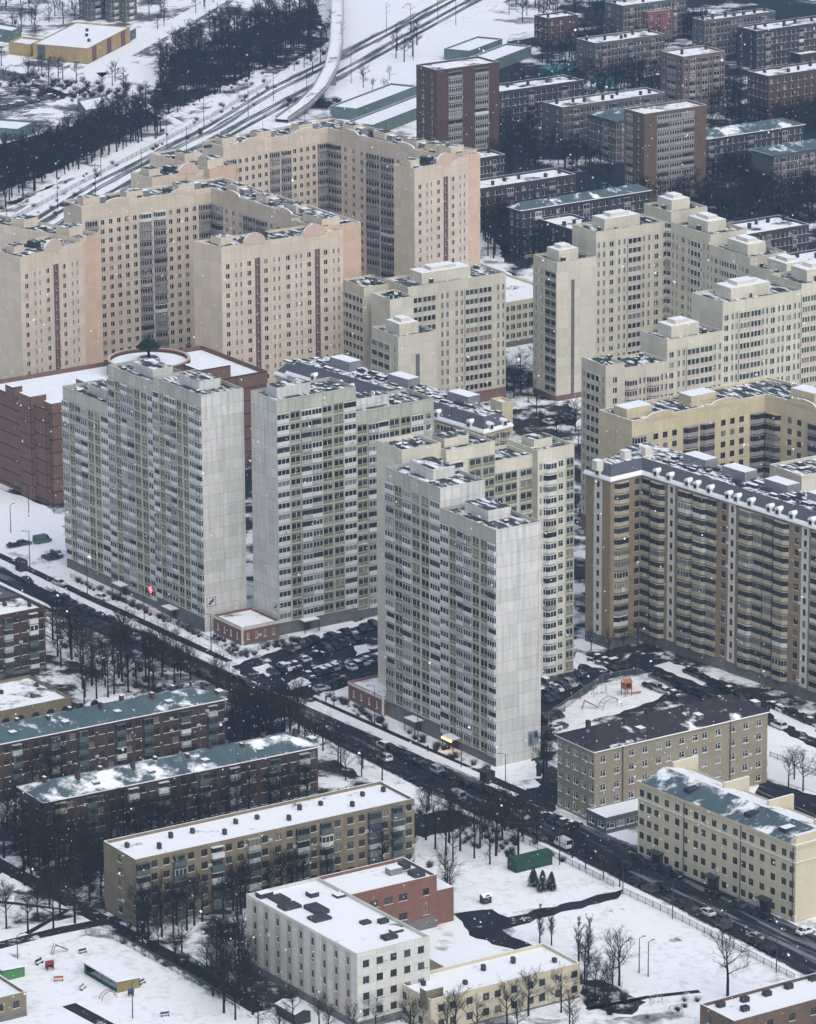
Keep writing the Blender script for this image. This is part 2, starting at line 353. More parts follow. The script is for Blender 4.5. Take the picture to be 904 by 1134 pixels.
        if roof == 'flat':
            I = inset(P, .3); capm = 'snow' if snowcap else wm
            for i in range(n):
                a, b, c, e = P[i], P[(i+1) % n], I[(i+1) % n], I[i]
                s.wall.face([(a.x, a.y, h), (b.x, b.y, h), (c.x, c.y, h), (e.x, e.y, h)], capm)
                s.wall.face([(e.x, e.y, h-par), (c.x, c.y, h-par), (c.x, c.y, h), (e.x, e.y, h)], wm)
            R.face([(p.x, p.y, h-par) for p in I], rm)
        elif roof == 'mansard':
            O = inset(P, -over); I = inset(P, 2.0); z1 = h+rise
            for i in range(n):
                a, b, c, e = O[i], O[(i+1) % n], I[(i+1) % n], I[i]; l = (b-a).length
                R.face([(a.x, a.y, h), (b.x, b.y, h), (c.x, c.y, z1), (e.x, e.y, z1)], 'slate', [(0, 0), (l, 0), (l, 3.6), (0, 3.6)])
                a2, b2 = P[i], P[(i+1) % n]
                R.face([(a.x, a.y, h), (b.x, b.y, h), (b2.x, b2.y, h-.02), (a2.x, a2.y, h-.02)], 'pale_trim')
                # snow lodged on the gutter
                c2, e2 = b.lerp(c, .16), a.lerp(e, .16)
                R.face([(a.x, a.y, h+.1), (b.x, b.y, h+.1), (c2.x, c2.y, h+.85), (e2.x, e2.y, h+.85)], 'snow')
                R.face([(a.x, a.y, h-.25), (b.x, b.y, h-.25), (b.x, b.y, h+.1), (a.x, a.y, h+.1)], 'snow')
            R.face([(p.x, p.y, z1) for p in I], rm)
        elif roof == 'hip':
            O = inset(P, -over); e0, e1 = (P[1]-P[0]).length, (P[2]-P[1]).length
            if e0 < e1: O = O[1:]+O[:1]
            a, b, c, e = O; L0 = (b-a).length; wd = (c-b).length; t = min(.45, wd*.42/L0)
            m0, m1 = (a+e)/2, (b+c)/2; r0, r1 = m0.lerp(m1, t), m1.lerp(m0, t); z1 = h+rise
            v = lambda p, z: (p.x, p.y, z)
            for pts in ([v(a, h), v(b, h), v(r1, z1), v(r0, z1)], [v(c, h), v(e, h), v(r0, z1), v(r1, z1)]): R.face(pts, rm, [(0, 0), (L0, 0), (L0-wd/2, wd/2), (wd/2, wd/2)])
            for pts in ([v(b, h), v(c, h), v(r1, z1)], [v(e, h), v(a, h), v(r0, z1)]): R.face(pts, rm, [(0, 0), (wd, 0), (wd/2, wd/2)])
            for i in range(4):
                p, q = O[i], O[(i+1) % 4]; R.face([v(p, h-.25), v(q, h-.25), v(q, h), v(p, h)], 'snow' if rnd() < .7 else 'pipe')
            I = inset(O, over+.02); 
            for i in range(4): R.face([v(O[i], h-.25), v(O[(i+1) % 4], h-.25), v(I[(i+1) % 4], h-.25), v(I[i], h-.25)], 'pale_trim')
        s.lastP, s.lasth = P, h
    def fr_(s, P=None):
        P = P or s.lastP; o = P[1]; return o, (P[2]-P[1]), (P[0]-P[1])         # front corner, along the second edge, back along the first
    def put(s, part, u, v, du, dv, z0, z1, m, top=None, P=None):
        """a box standing on the last block: u along its second edge, v back along its first, in metres"""
        o, a, b = s.fr_(P); a = a.normalized(); b = b.normalized(); c = o+a*u+b*v
        g = Geo(); q = [c, c+a*du, c+a*du+b*dv, c+b*dv]; g.prism(q, z0, z1, m, top)
        s.parts.append((part, g)); return g
    def finish(s):
        s.wall_o = link('wall', s.wall.mesh('wall'), s.root); s.roof_o = link('roof', s.roof.mesh('roof'), s.root)
        for part, g in s.parts:
            link(part, g.mesh(part), s.roof_o if part in ('vent', 'chimney', 'dormer', 'hatch') else s.root)
        cam2 = Vector((0, 0, HC)); by = {}
        for e in s.el: by.setdefault(e[0], []).append(e)
        for part, L in by.items():
            L.sort(key=lambda e: (Vector((e[2][0]+s.o.x, e[2][1]+s.o.y, e[2][2]))-cam2).length)
            for e in L[:95]:
                if e[1] not in MESH: MESH[e[1]] = CACHE[e[1]].mesh(part)
                link(part, MESH[e[1]], s.root, e[2], e[3])
            if len(L) > 95:
                g = Geo()
                for e in L[95:]: g.add(CACHE[e[1]], e[2], e[3])
                tag(link('further_'+{'window': 'windows', 'balcony': 'balconies', 'loggia': 'loggias', 'air_conditioner': 'air_conditioners'}[part], g.mesh(part), s.root), None, kind='stuff')
        return s
MESH = {}
def uv2(a): return Vector((math.cos(a), math.sin(a)))
def rect3(Lp, Fp, Rp, z, ang=None, la=None, lb=None):
    Fw = at(*Fp, z); Lw = at(*Lp, z) if Lp else None; Rw = at(*Rp, z) if Rp else None
    if ang is not None:
        B = uv2(math.radians(ang)); A = uv2(math.radians(ang-90))
        la = la or (Fw-Lw).dot(A)
        if lb is None: lb = (Rw.x-Fw.x)/B.x
        Lw = Fw-A*la; Rw = Fw+B*lb
    else:
        if la: Lw = Fw+(Lw-Fw).normalized()*la
        if lb: Rw = Fw+(Rw-Fw).normalized()*lb
    return [Lw, Fw, Rw, Lw+Rw-Fw]
def strip(px, z, depth):
    f = [at(*p, z) for p in px]; n = len(f); back = []
    for i in range(n):
        e1 = (f[i]-f[i-1]).normalized() if i else (f[1]-f[0]).normalized(); e2 = (f[i+1]-f[i]).normalized() if i < n-1 else e1
        n1, n2 = Vector((-e1.y, e1.x)), Vector((-e2.y, e2.x)); back.append(f[i]+(n1+n2)*(depth/max(1+n1.dot(n2), .35)))
    return f+back[::-1]
# ================================================================== the setting: ground, roads, railway
def struct(name, g): 
    o = link(name, g.mesh(name)); tag(o, None, kind='structure'); return o
def sheet(name, px, z, m, rough=.7):
    P = [at(*p) for p in px]
    if rough:                                     # trodden and ploughed edges are never straight
        Q = []
        for i in range(len(P)):
            a, b = P[i], P[(i+1) % len(P)]; n = max(1, int((b-a).length/2.2)); d = (b-a).normalized(); nn = Vector((-d.y, d.x)); k = min(rough, (b-a).length*.08)
            Q += [a.lerp(b, j/n)+(nn*random.uniform(-k, k) if j else Vector((0, 0))) for j in range(n)]
        P = Q
    g = Geo(); g.face([(*p, z) for p in P], m); return struct(name, g)
def ribbon(name, px, wd, z, m, world=False):
    P = px if world else [at(*p) for p in px]; L, R_ = [], []
    for i, p in enumerate(P):
        e = (P[min(i+1, len(P)-1)]-P[max(i-1, 0)]).normalized(); n = Vector((-e.y, e.x)); L.append(p+n*wd/2); R_.append(p-n*wd/2)
    g = Geo()
    for i in range(len(P)-1): g.face([(*R_[i], z), (*R_[i+1], z), (*L[i+1], z), (*L[i], z)], m)
    return struct(name, g)
g = Geo(); g.face([(-4000, -500, 0), (4000, -500, 0), (4000, 7000, 0), (-4000, 7000, 0)], 'snow_ground'); struct('ground', g)
ROADS = []
def road(name, px, z, m): ROADS.append([at(*p) for p in px]); return sheet(name, px, z, m, 0 if name == 'main_road' else .7)
# far quarter beyond the towers: trodden snow between dark groves and yards
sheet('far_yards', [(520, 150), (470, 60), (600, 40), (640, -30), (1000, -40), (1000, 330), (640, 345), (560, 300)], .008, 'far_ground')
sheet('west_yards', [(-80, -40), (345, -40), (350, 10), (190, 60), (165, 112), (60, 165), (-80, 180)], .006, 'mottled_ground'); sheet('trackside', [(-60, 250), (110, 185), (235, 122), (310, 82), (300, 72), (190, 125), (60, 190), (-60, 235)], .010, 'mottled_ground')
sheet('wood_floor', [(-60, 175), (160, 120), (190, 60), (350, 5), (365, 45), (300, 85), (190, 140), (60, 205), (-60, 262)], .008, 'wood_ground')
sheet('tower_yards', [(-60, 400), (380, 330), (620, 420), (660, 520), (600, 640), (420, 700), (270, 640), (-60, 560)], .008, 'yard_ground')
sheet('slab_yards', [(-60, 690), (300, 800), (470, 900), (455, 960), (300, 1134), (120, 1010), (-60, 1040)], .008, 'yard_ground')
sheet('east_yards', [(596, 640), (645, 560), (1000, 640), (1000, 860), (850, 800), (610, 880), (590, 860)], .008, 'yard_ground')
sheet('park_ground', [(460, 905), (600, 900), (700, 965), (680, 1000), (560, 1010), (470, 985)], .012, 'snow_trodden')
UP = [(-40, 607), (50, 653), (250, 743), (340, 783), (536, 868), (604, 897), (690, 932), (715, 940), (882, 1026), (980, 1075)]
LO = [(980, 1122), (880, 1074), (740, 1001), (604, 934), (545, 908), (462, 871), (294, 784), (50, 675), (-40, 633)]
road('main_road', UP+LO, .02, 'asphalt')
sheet('pavement', [(-40, 633), (50, 675), (294, 784), (330, 801), (318, 808), (280, 795), (50, 689), (-40, 647)], .14, 'pavement', 0)
g = Geo()
for a, b in zip(LO[:-1], LO[1:]):
    A, B = at(*a), at(*b); d = (B-A).normalized(); n = Vector((-d.y, d.x)); g.prism([A-n*.12, B-n*.12, B+n*.12, A+n*.12], 0, .13, 'pavement')
for a, b in zip(UP[:-1], UP[1:]):
    A, B = at(*a), at(*b); d = (B-A).normalized(); n = Vector((-d.y, d.x)); g.prism([A-n*.12, B-n*.12, B+n*.12, A+n*.12], 0, .13, 'pavement')
struct('kerb', g)
ribbon('snow_bank', [(-20, 613.5), (50, 646.5), (200, 715), (246, 735)], 2.4, .10, 'snow'); ribbon('snow_bank', [(345, 778), (430, 816), (536, 862)], 2.6, .10, 'snow')
ribbon('snow_bank', [(-20, 637), (50, 670), (150, 716), (300, 783)], 1.2, .17, 'snow'); ribbon('snow_bank', [(470, 880), (545, 913), (604, 939), (740, 1007), (880, 1080)], 1.6, .10, 'snow')
ribbon('footpath', [(-20, 606), (50, 639), (200, 708), (253, 733)], 2.6, .03, 'asphalt_slush'); ribbon('footpath', [(335, 770), (430, 812), (556, 868), (606, 889)], 3.0, .03, 'asphalt_slush')
sheet('front_garden', [(75, 630), (228, 703), (236, 690), (268, 720), (312, 705), (345, 700), (300, 724), (256, 731), (60, 641)], .016, 'snow_trodden')
sheet('front_garden', [(344, 773), (390, 757), (430, 797), (548, 852), (596, 842), (600, 862), (560, 866), (430, 809)], .016, 'snow_trodden')
road('courtyard_lot', [(256, 738), (304, 722), (360, 705), (420, 692), (432, 745), (344, 772), (300, 770)], .024, 'asphalt_slush')
for q in ([(279, 740), (296, 735), (312, 744), (296, 750)], [(346, 740), (372, 731), (382, 738), (352, 748)], [(318, 758), (334, 750), (345, 757), (322, 765)], [(392, 716), (406, 714), (410, 722), (394, 727)], [(395, 731), (420, 722), (421, 728), (398, 738)], [(363, 697), (418, 684), (420, 692), (372, 706)]): sheet('snow_island', q, .12, 'snow')
road('side_street', [(566, 884), (600, 868), (640, 856), (640, 868), (612, 900), (600, 900)], .026, 'asphalt')
road('park_street', [(540, 886), (606, 912), (560, 905), (470, 928), (440, 918), (470, 902)], .026, 'asphalt_slush')
road('court_road', [(594, 772), (640, 742), (655, 722), (685, 735), (722, 713), (760, 738), (980, 838), (980, 868), (848, 800), (750, 756), (722, 745), (690, 748), (662, 758), (606, 792), (600, 860), (594, 860)], .024, 'asphalt_slush')
sheet('playground', [(606, 800), (668, 757), (706, 750), (742, 768), (700, 785), (612, 812)], .028, 'snow_trodden')
for q in ([(724, 738), (742, 733), (790, 752), (778, 760)], [(640, 722), (668, 737), (674, 743), (640, 735)], [(815, 772), (850, 782), (848, 790), (815, 778)], [(853, 785), (904, 806), (904, 818), (858, 797)]): sheet('snow_island', q, .12, 'snow')
sheet('snow_field', [(846, 822), (1000, 856), (1000, 905), (850, 862)], .022, 'snow'); road('back_yard', [(840, 862), (900, 880), (1000, 905), (1000, 925), (905, 908), (852, 900), (836, 880)], .026, 'asphalt')
sheet('snow_field', [(-60, 545), (0, 541), (53, 562), (72, 585), (70, 600), (-60, 625)], .016, 'snow')
sheet('school_field', [(700, 985), (760, 1015), (870, 1076), (800, 1110), (640, 1134), (560, 1120), (555, 1045), (600, 1010), (640, 1003)], .014, 'snow_trodden')
road('school_yard', [(502, 1012), (545, 1007), (563, 1016), (690, 985), (684, 996), (622, 1010), (556, 1030), (596, 1052), (584, 1058), (520, 1036)], .02, 'asphalt_slush')
sheet('worn_track', [(672, 1008), (690, 1006), (722, 1020), (738, 1036), (770, 1046), (760, 1049), (724, 1042), (704, 1027)], .02, 'snow_trod')
ribbon('footpath', [(-20, 947), (60, 990), (120, 1023), (200, 1066), (290, 1120)], 4.2, .02, 'asphalt_slush'); ribbon('footpath', [(-20, 1052), (60, 1032), (125, 1019), (180, 1004), (280, 985)], 3.6, .026, 'asphalt_slush')
ribbon('footpath', [(30, 1034), (75, 1008), (10, 1000), (-20, 998)], 1.5, .024, 'asphalt_slush')
sheet('kindergarten_ground', [(12, 1062), (95, 1036), (120, 1040), (262, 1120), (262, 1180), (-20, 1180), (-20, 1075)], .014, 'snow_trodden')
ribbon('footpath', [(34, 1090), (75, 1112), (140, 1150)], 3.0, .02, 'snow_trod')
sheet('shrub_bed', [(640, 1085), (665, 1085), (716, 1110), (700, 1124), (650, 1116)], .02, 'yard_ground'); ribbon('footpath', [(76, 1113), (104, 1128), (150, 1153)], 3.2, .03, 'asphalt_slush'); ribbon('footpath', [(650, 1118), (720, 1104), (775, 1098)], 1.6, .02, 'asphalt_slush')
# railway
BED1 = [(-60, 301), (0, 272), (110, 204), (235, 141), (302, 100), (365, 69), (489, 5), (540, -22)]
BED2 = [(-60, 325), (0, 294), (110, 223), (235, 158), (302, 121), (359, 92), (509, 9), (570, -22)]
ribbon('railway_corridor', [((a[0]+b[0])/2, (a[1]+b[1])/2) for a, b in zip(BED1, BED2)], 34, .012, 'snow_trodden')
for bed in (BED1, BED2):
    ribbon('track_bed', bed, 8.0, .05, 'ballast'); P = [at(*p) for p in bed]
    for off in (-1.95, 1.95):
        ribbon('track', [A+Vector((-(B-A).normalized().y, (B-A).normalized().x))*off for A, B in zip(P, P[1:]+[P[-1]*2-P[-2]])], 1.9, .09, 'tie_bed', True)
    for off in (-2.7, -1.2, 1.2, 2.7):
        g = Geo()
        for A, B in zip(P[:-1], P[1:]):
            d = (B-A).normalized(); n = Vector((-d.y, d.x)); g.prism([A+n*(off-.09), B+n*(off-.09), B+n*(off+.09), A+n*(off+.09)], .05, .24, 'metal_dark')
        struct('rail', g)
sheet('snow_field', [(380, 70), (372, 0), (372, -30), (470, -30), (440, 20), (400, 58)], .014, 'snow'); sheet('snow_field', [(385, 118), (420, 70), (520, 20), (570, 25), (560, 50), (460, 90), (400, 118)], .014, 'snow')
ribbon('street', [(60, 105), (120, 70), (190, 32), (270, -15)], 13, .02, 'snow'); ribbon('street', [(150, 62), (215, 25), (270, -8)], 3, .03, 'pavement')
ribbon('street', [(112, 80), (130, 95), (165, 120), (200, 137)], 4, .02, 'snow_trod')
sheet('car_park', [(-30, 100), (40, 92), (80, 105), (20, 128), (-30, 140)], .02, 'pavement')

# ================================================================== buildings
def penth(b, P=None, u=.3, v=.3, du=.35, dv=.4, h0=None, hh=2.6, m='panel_end', top='roof_mix', fixed=None):
    o, a, c = b.fr_(P); la, lc = a.length, c.length; h0 = b.lasth-.7 if h0 is None else h0
    if fixed: b.put('penthouse', u*la, v*lc, fixed[0], fixed[1], h0, h0+hh, m, top, P); return
    b.put('penthouse', u*la, v*lc, du*la, dv*lc, h0, h0+hh, m, top, P)
def vents(b, n, m='metal_dark', sz=.5, hh=1., P=None, h0=None, part='vent', top=None):
    o, a, c = b.fr_(P); h0 = b.lasth-.7 if h0 is None else h0
    for _ in range(n):
        k = sz*random.uniform(.7, 1.4); b.put(part, a.length*random.uniform(.06, .92), c.length*random.uniform(.1, .85), k, k, h0, h0+hh*random.uniform(.6, 1.4), m, top, P)
def sub(P, a0, a1, b0=0., b1=1.):
    """part of a rectangle: a along its second edge, b back along the first (fractions)"""
    o, u, v = P[1], P[2]-P[1], P[0]-P[1]
    return [o+u*a0+v*b1, o+u*a0+v*b0, o+u*a1+v*b0, o+u*a1+v*b1]
def arch(b, p, d, wd, z, m='pink', th=.5, rise=None):
    """an arched gable standing on the parapet"""
    g = Geo(); n = Vector((d.y, -d.x)); N = 10; r = wd/2; rise = rise or r*.62
    pts = [(-r, 0)]+[(-r*math.cos(math.pi*k/N), rise*math.sin(math.pi*k/N)+.5) for k in range(N+1)]+[(r, 0)]
    for off in (0, th): g.face([(*(p-b.o+d*x+n*(.12-off)), z+y) for x, y in (pts if not off else pts[::-1])], m)
    for a, c in zip(pts[:-1], pts[1:]): g.face([(*(p-b.o+d*a[0]+n*.12), z+a[1]), (*(p-b.o+d*c[0]+n*.12), z+c[1]), (*(p-b.o+d*c[0]-n*(th-.12)), z+c[1]), (*(p-b.o+d*a[0]-n*(th-.12)), z+a[1])], 'snow' if a[1] > rise*.4 else m)
    b.parts.append(('gable', g))
A34, B34 = uv2(G1), uv2(G2)
# ---- three grey panel towers by the road
TG = 'grey panel towers along the road'
ft = at(227, 700.5); b = Building('panel_tower', 'wide grey panel tower on the left in three stepped sections above a red sign', 'apartment tower', ft, TG, open_=.15); b.mixp = .35
SEC = 'bGbbGGD'
for k, (bx, by, ty) in enumerate(((227, 700.5, 438), (173, 675.3, 424.5), (120.3, 650.5, 426.5))):
    h = hof((bx, by), ty); Fk = ft-A34*22.4*k; hh = [h, h, hof((70.7, 627.7), 427)][k]
    off = B34*(.0, .5, .2)[k]; P = [Fk-A34*22.4+off, Fk+off, Fk+B34*12.2, Fk-A34*22.4+B34*12.2]
    nf = int((hh-5)/2.8); b.block(P, hh, {0: SEC+('b' if k == 0 else '')}, 'panel_grey', nf, zs=hh-3.2-nf*2.8, wms={1: 'panel_end'}, par=.8)
    penth(b, u=.28, v=.28, du=.5, dv=.42, hh=2.4); vents(b, 8, 'bitumen', .9, .5, top='snow')
b.finish(); T1 = b
g = Geo(); q = ft-A34*14; n1 = -B34
gx = math.atan2(A34.y, A34.x)
f2 = at(309.5, 704); b = Building('panel_tower', 'grey panel tower in the middle whose long windowed face looks right over the parked cars', 'apartment tower', f2, TG, open_=.15); b.mixp = .35
h2a, h2b = hof((309.5, 704), 443.6), hof((393, 687), 457)
for k, hh in enumerate((h2a, h2b)):
    Fk = f2+B34*23.0*k; P = [Fk-A34*11.6, Fk, Fk+B34*23.0, Fk+B34*23.0-A34*11.6]; nf = int((hh-5)/2.8)
    b.block(P, hh, {1: ('D' if k == 0 else '')+'GbbGGD'+('w' if k else '')}, 'panel_grey', nf, zs=hh-3.2-nf*2.8, wms={0: 'panel_end'}, par=.8)
    penth(b, u=.12, v=.35, du=.42, dv=.4, hh=2.6); vents(b, 8, 'bitumen', .9, .5, top='snow')
b.finish()
f3 = at(549.4, 849.5); b = Building('panel_tower', 'nearest grey panel tower with a pale blank end wall and a lit yellow doorway', 'apartment tower', f3, TG, open_=.15); b.mixp = .35
h3a, h3b = hof((549.4, 849.5), 587.2), hof((488, 820.5), 540.5)
for k, hh in enumerate((h3a, h3b)):
    Fk = f3-A34*22.0*k; P = [Fk-A34*22.0, Fk, Fk+B34*12.4, Fk+B34*12.4-A34*22.0]; nf = int((hh-5)/2.8)
    b.block(P, hh, {0: 'bGbGGD' if k else 'DGbbGGb'}, 'panel_grey', nf, zs=hh-3.2-nf*2.8, wms={1: 'panel_end'}, par=.8)
    penth(b, u=.3, v=.38, du=.5, dv=.42, hh=2.6); vents(b, 7, 'bitumen', .9, .5, top='snow')
b.finish(); T3 = b
f4 = at(595, 758); b = Building('panel_tower', 'cream panel tower with rounded balconies partly hidden behind the nearest grey tower', 'apartment tower', f4, None, par='parapet_white', open_=.3)
x4 = lambda t: f4-B34*t
for t0, t1, (bx, by), ty, pat, dv in ((0, -10.6, (595, 758), 499, '.n:b.', 12.5), (12.2, 0, (570, 764), 510, 'GG|G', 10.5), (26, 12.2, (548, 768), 488, '.b.GG', 12.5), (37, 26, (457, 782), 494, 'GGb', 10.5)):
    hh = hof((bx, by), ty); P = [x4(t0)-A34*12.5, x4(t0)-A34*(12.5-dv), x4(t1)-A34*(12.5-dv), x4(t1)-A34*12.5]; nf = int((hh-4)/2.8)
    if t0 == 0: pat = '|nVwG'
    b.block(P, hh, {1: pat}, 'cream_end', nf, zs=hh-3.0-nf*2.8, par=.8); vents(b, 6, 'bitumen', .9, .5, top='snow')
    if dv > 11: penth(b, u=.15, v=.3, du=.5, dv=.4, hh=2.2, m='cream_end')
b.finish()
# ---- brick annexes
def annex(F, la, lb, label):
    f = at(*F); b = Building('annex', label, 'annex', f, 'single-storey brick annexes beside the grey towers', fine=True); P = [f-A34*la, f, f+B34*lb, f+B34*lb-A34*la]
    b.block(P, 4.6, {0: '.n.n.n.n.', 1: '.n.n.n.n.'}, 'orange_brick', 1, fh=3.4, zs=.5, par=.5, rm='roof_snow')
    for u in (0, 1):
        g = Geo(); I = [p-b.o for p in P]; g.prism([I[1]+A34*.06-B34*.06, I[1]+A34*.06+B34*.35, I[1]-A34*.35+B34*.35, I[1]-A34*.35-B34*.06], 0, 4.62, 'pale_trim'); 
    b.parts.append(('corner_trim', g)); g = Geo(); O = inset([p-b.o for p in P], -.08)
    for i in range(4): g.face([(*O[i], 3.9), (*O[(i+1) % 4], 3.9), (*O[(i+1) % 4], 4.63), (*O[i], 4.63)], 'pale_trim')
    g.face([(*p, 4.615) for p in O][:0] or [(*O[0], 3.9), (*O[1], 3.9), (*O[2], 3.9), (*O[3], 3.9)], 'pale_trim'); b.parts.append(('cornice', g)); b.finish()
annex((268.3, 715.5), 13., 10.8, 'low orange brick annex with white trim between the left and middle grey towers')
annex((424, 793), 14.5, 11., 'low orange brick annex half hidden behind the left edge of the nearest grey tower')
# ---- brown brick mall with a round drum on its roof
fm = at(53, 559); hm = hof((53, 559), 453); b = Building('shopping_mall', 'dark red brick shopping mall with ruled joints and a round drum on its snowy roof', 'shopping mall', fm, None)
P = [fm-A34*34, fm, fm+B34*70, fm+B34*70-A34*34]; b.block(P, hm, {}, 'mall_brick', 1, roof='flat', rm='snow', par=1.2)
for (u, v, du, dv, z0, z1) in ((-1.2, 6, 5, 6, 0, hm+2.2), (1.0, -1.5, 7, 4, 0, hm+1.6), (20, 10, 7, 8, hm-1, hm+1.5), (50, 3, 10, 8, hm-1, hm+2.5), (-.8, 16, 3, 4, hm-1, hm+2.6)):
    b.put('stair_block', u, v, du, dv, z0, z1, 'mall_brick', 'snow')
dc = at(165, 408, hm)-b.o; g = Geo(); N = 40
def ring(g, c, r0, r1, z0, z1, m, top, n=40):
    for k in range(n):
        a0, a1 = 2*math.pi*k/n, 2*math.pi*(k+1)/n; p = [c+uv2(a)*r for a, r in ((a0, r1), (a1, r1), (a1, r0), (a0, r0))]; u = r1*a0
        g.face([(*p[0], z0), (*p[1], z0), (*p[1], z1), (*p[0], z1)], m, [(u, z0), (u+.1, z0), (u+.1, z1), (u, z1)]); g.face([(*p[0], z1), (*p[1], z1), (*p[2], z1), (*p[3], z1)], top); g.face([(*p[2], z0), (*p[3], z0), (*p[3], z1), (*p[2], z1)], m)
ring(g, dc, 10.6, 11.4, hm-1.2, hm+3.0, 'mall_brick', 'pink'); b.parts.append(('drum_wall', g))
g = Geo(); g.face([(*(dc+uv2(2*math.pi*k/N)*10.7), hm+1.9) for k in range(N)], 'snow'); b.parts.append(('drum_roof', g))
g = Geo(); ring(g, dc, 2.6, 3.0, hm+1.9, hm+3.2, 'metal_grey', 'snow', 24); b.parts.append(('planter_ring', g)); b.finish(); MALL = (dc+b.o, hm+1.9)
# ---- peach complexes behind
GLP = ['glass_dark']*7+['glass_mid']*4+['glass_curtain']
PG = 'peach panel apartment blocks around the back courtyards'
FRONT = ['.wN|nx', None]
def peach_front(label, L, Fp, R, z, pat, arches, end=None, wing=None, la=13.5):
    P = rect3(L, Fp, R, z); b = Building('apartment_block', label, 'apartment block', P[1], PG, fr='frame_white', par='parapet_mauve', fine=False, glz=GLP); b.ws = .78
    b.block(P, z, {1: pat}, 'peach', 16, zs=z-4.6-16*2.8, wms={0: 'peach_end'}, acc='peach', plm='red_plinth', rm='roof_mix')
    d = P[2]-P[1]; Ld = d.length; d = d.normalized()
    for t in arches: arch(b, P[1]+d*Ld*t, d, 7.4, z-.6, 'pink', rise=2.9)
    penth(b, u=.1, v=.45, fixed=(4, 4), hh=2.2, m='peach_end'); penth(b, u=.42, v=.5, fixed=(3, 3), hh=1.8, m='metal_dark'); vents(b, 10, 'bitumen', 1.1, .5, top='snow')
    if end:
        Q = rect3(None, end[0], end[1], z+.6, ang=math.degrees(math.atan2(d.y, d.x))+2, la=end[2])
        b.block(Q, z+.6, {}, 'peach', 16, zs=z-4.6-16*2.8, wms={1: 'orange_panel'}, rm='roof_mix'); penth(b, u=.2, v=.12, fixed=(6, 5), hh=2.6, m='peach_end'); penth(b, u=.2, v=.5, fixed=(6, 5), hh=2.6, m='peach_end'); vents(b, 10, 'bitumen', 1.2, .6, top='snow')
    return b.finish()
PATF = '.w:N:wsw:N:|'
peach_front('peach block at the left frame edge with one maroon stair strip beside the brick mall', (-8, 276), (22, 285), (93, 266.5), 51, '.w:NN:w:s:w:NN:.', (.52,), ((88, 264), (111, 258.5), 45))
peach_front('peach front block behind the mall with two arched gables and two maroon stair strips', (214, 267), (245, 273.5), (380, 254), 51, '.w:NN:w:s:w:NN:|w:NN:w:s:w:NN:', (.27, .76), ((352, 252), (393.5, 243.5), 14))
peach_front('farthest peach front block with one arched gable and an orange right end wall', (436, 182), (459, 187), (519, 173), 51, '.w:NN:w:s:w:NN:', (.56,), ((498, 172.5), (529, 167.5), 14))
peach_front('small peach block whose arched top shows above the roofs at the rear left', (145, 191), (168, 197), (241, 185), 51, '.w:NN:w:s:w:NN:', (.56,), ((232, 187), (262, 180.5), 30))
def peach_wing(label, px, z, depth, pats):
    S = strip(px, z, depth); b = Building('apartment_block', label, 'apartment block', S[1], PG, fr='frame_white', par='parapet_mauve', fine=False, glz=GLP); b.ws = .8
    b.block(S, z, pats, 'peach', 16, zs=z-4.4-16*2.8, acc='peach', plm='red_plinth', rm='roof_mix', snowcap=1, wms={2: 'orange_panel', len(S)-1: 'peach_end'})
    for i in (0, 1):
        p, q = S[i], S[i+1]; d = (q-p); Ld = d.length; d = d.normalized()
        for t in ((.28, .78) if i == 0 else (.18, .62)): arch(b, p+d*Ld*t, d, 8., z-.5, 'peach', rise=1.1)
        n = Vector((-d.y, d.x))
        for t in (.12, .45, .85) if i == 0 else (.1, .35, .6, .85):
            c = p+d*Ld*t+n*5-b.o; g = Geo(); g.obox(c, d, 2.8, 1.8, z-.7, z+1.5, 'peach_end', 'roof_mix'); g.obox(c+d*4.4, d, 1.2, 1.1, z-.7, z+.9, 'metal_grey', 'snow'); b.parts.append(('penthouse', g)); g = Geo(); g.cone((*(c+d*1.), z+1.5), (*(c+d*1.), z+4.4), .07, .05, 'metal_dark', 5); b.parts.append(('aerial', g))
            for _ in range(5):
                c2 = c+d*random.uniform(-9, 9)+n*random.uniform(-2, 3); g = Geo(); g.obox(c2, d, random.uniform(.4, 1.5), .6, z-.7, z+random.uniform(-.2, .5), 'bitumen', random.choice(['snow', 'bitumen'])); b.parts.append(('vent', g))
    return b.finish()
peach_wing('long peach L-shaped block at the middle left with mauve balcony stacks', [(90, 228.5), (234, 207.5), (366, 251)], 51, 10.5, {0: '.VxxxxxV|VxxxxV', 1: 'VxxxV|VxxxxVxxx|'})
peach_wing('peach L-shaped block at the back below the railway with mauve balcony stacks', [(247, 161.5), (363, 141), (503, 175)], 51, 10.5, {0: '.VxxxxxV|VxxxxV', 1: 'VxxxV|Vxxx|Vxx.'})
# ---- pale panel complexes on the right
WG = 'cream panel apartment blocks on the right'
def cream(name_label, blocks, ph=True, fr='frame_white', par='parapet_pink'):
    o = blocks[0][0][1]; b = Building('apartment_block', name_label, 'apartment block', o, WG, fr=fr, par=par, open_=.25, fine=False, glz=GLP); b.ws = .9
    for bl in blocks:
        P, h, pat = bl[:3]; nf = max(1, int((h-4.5)/2.8)); kw = bl[3] if len(bl) > 3 else {}
        b.block(P, h, pat, kw.get('m', 'cream'), nf, zs=h-3.0-nf*2.8, acc='cream', plm='red_plinth', rm='roof_mix', wms=kw.get('w', {}))
        if ph and kw.get('ph', 1): penth(b, u=.2, v=.25, du=.5, dv=.5, hh=3.2, m='cream_end', top='snow'); penth(b, u=.32, v=.35, du=.25, dv=.3, hh=4.2, m='cream_end', top='snow')
        vents(b, 5, 'metal_dark', .7, 1.2, top='snow')
    return b.finish()
hw = hof((614, 445), 291)
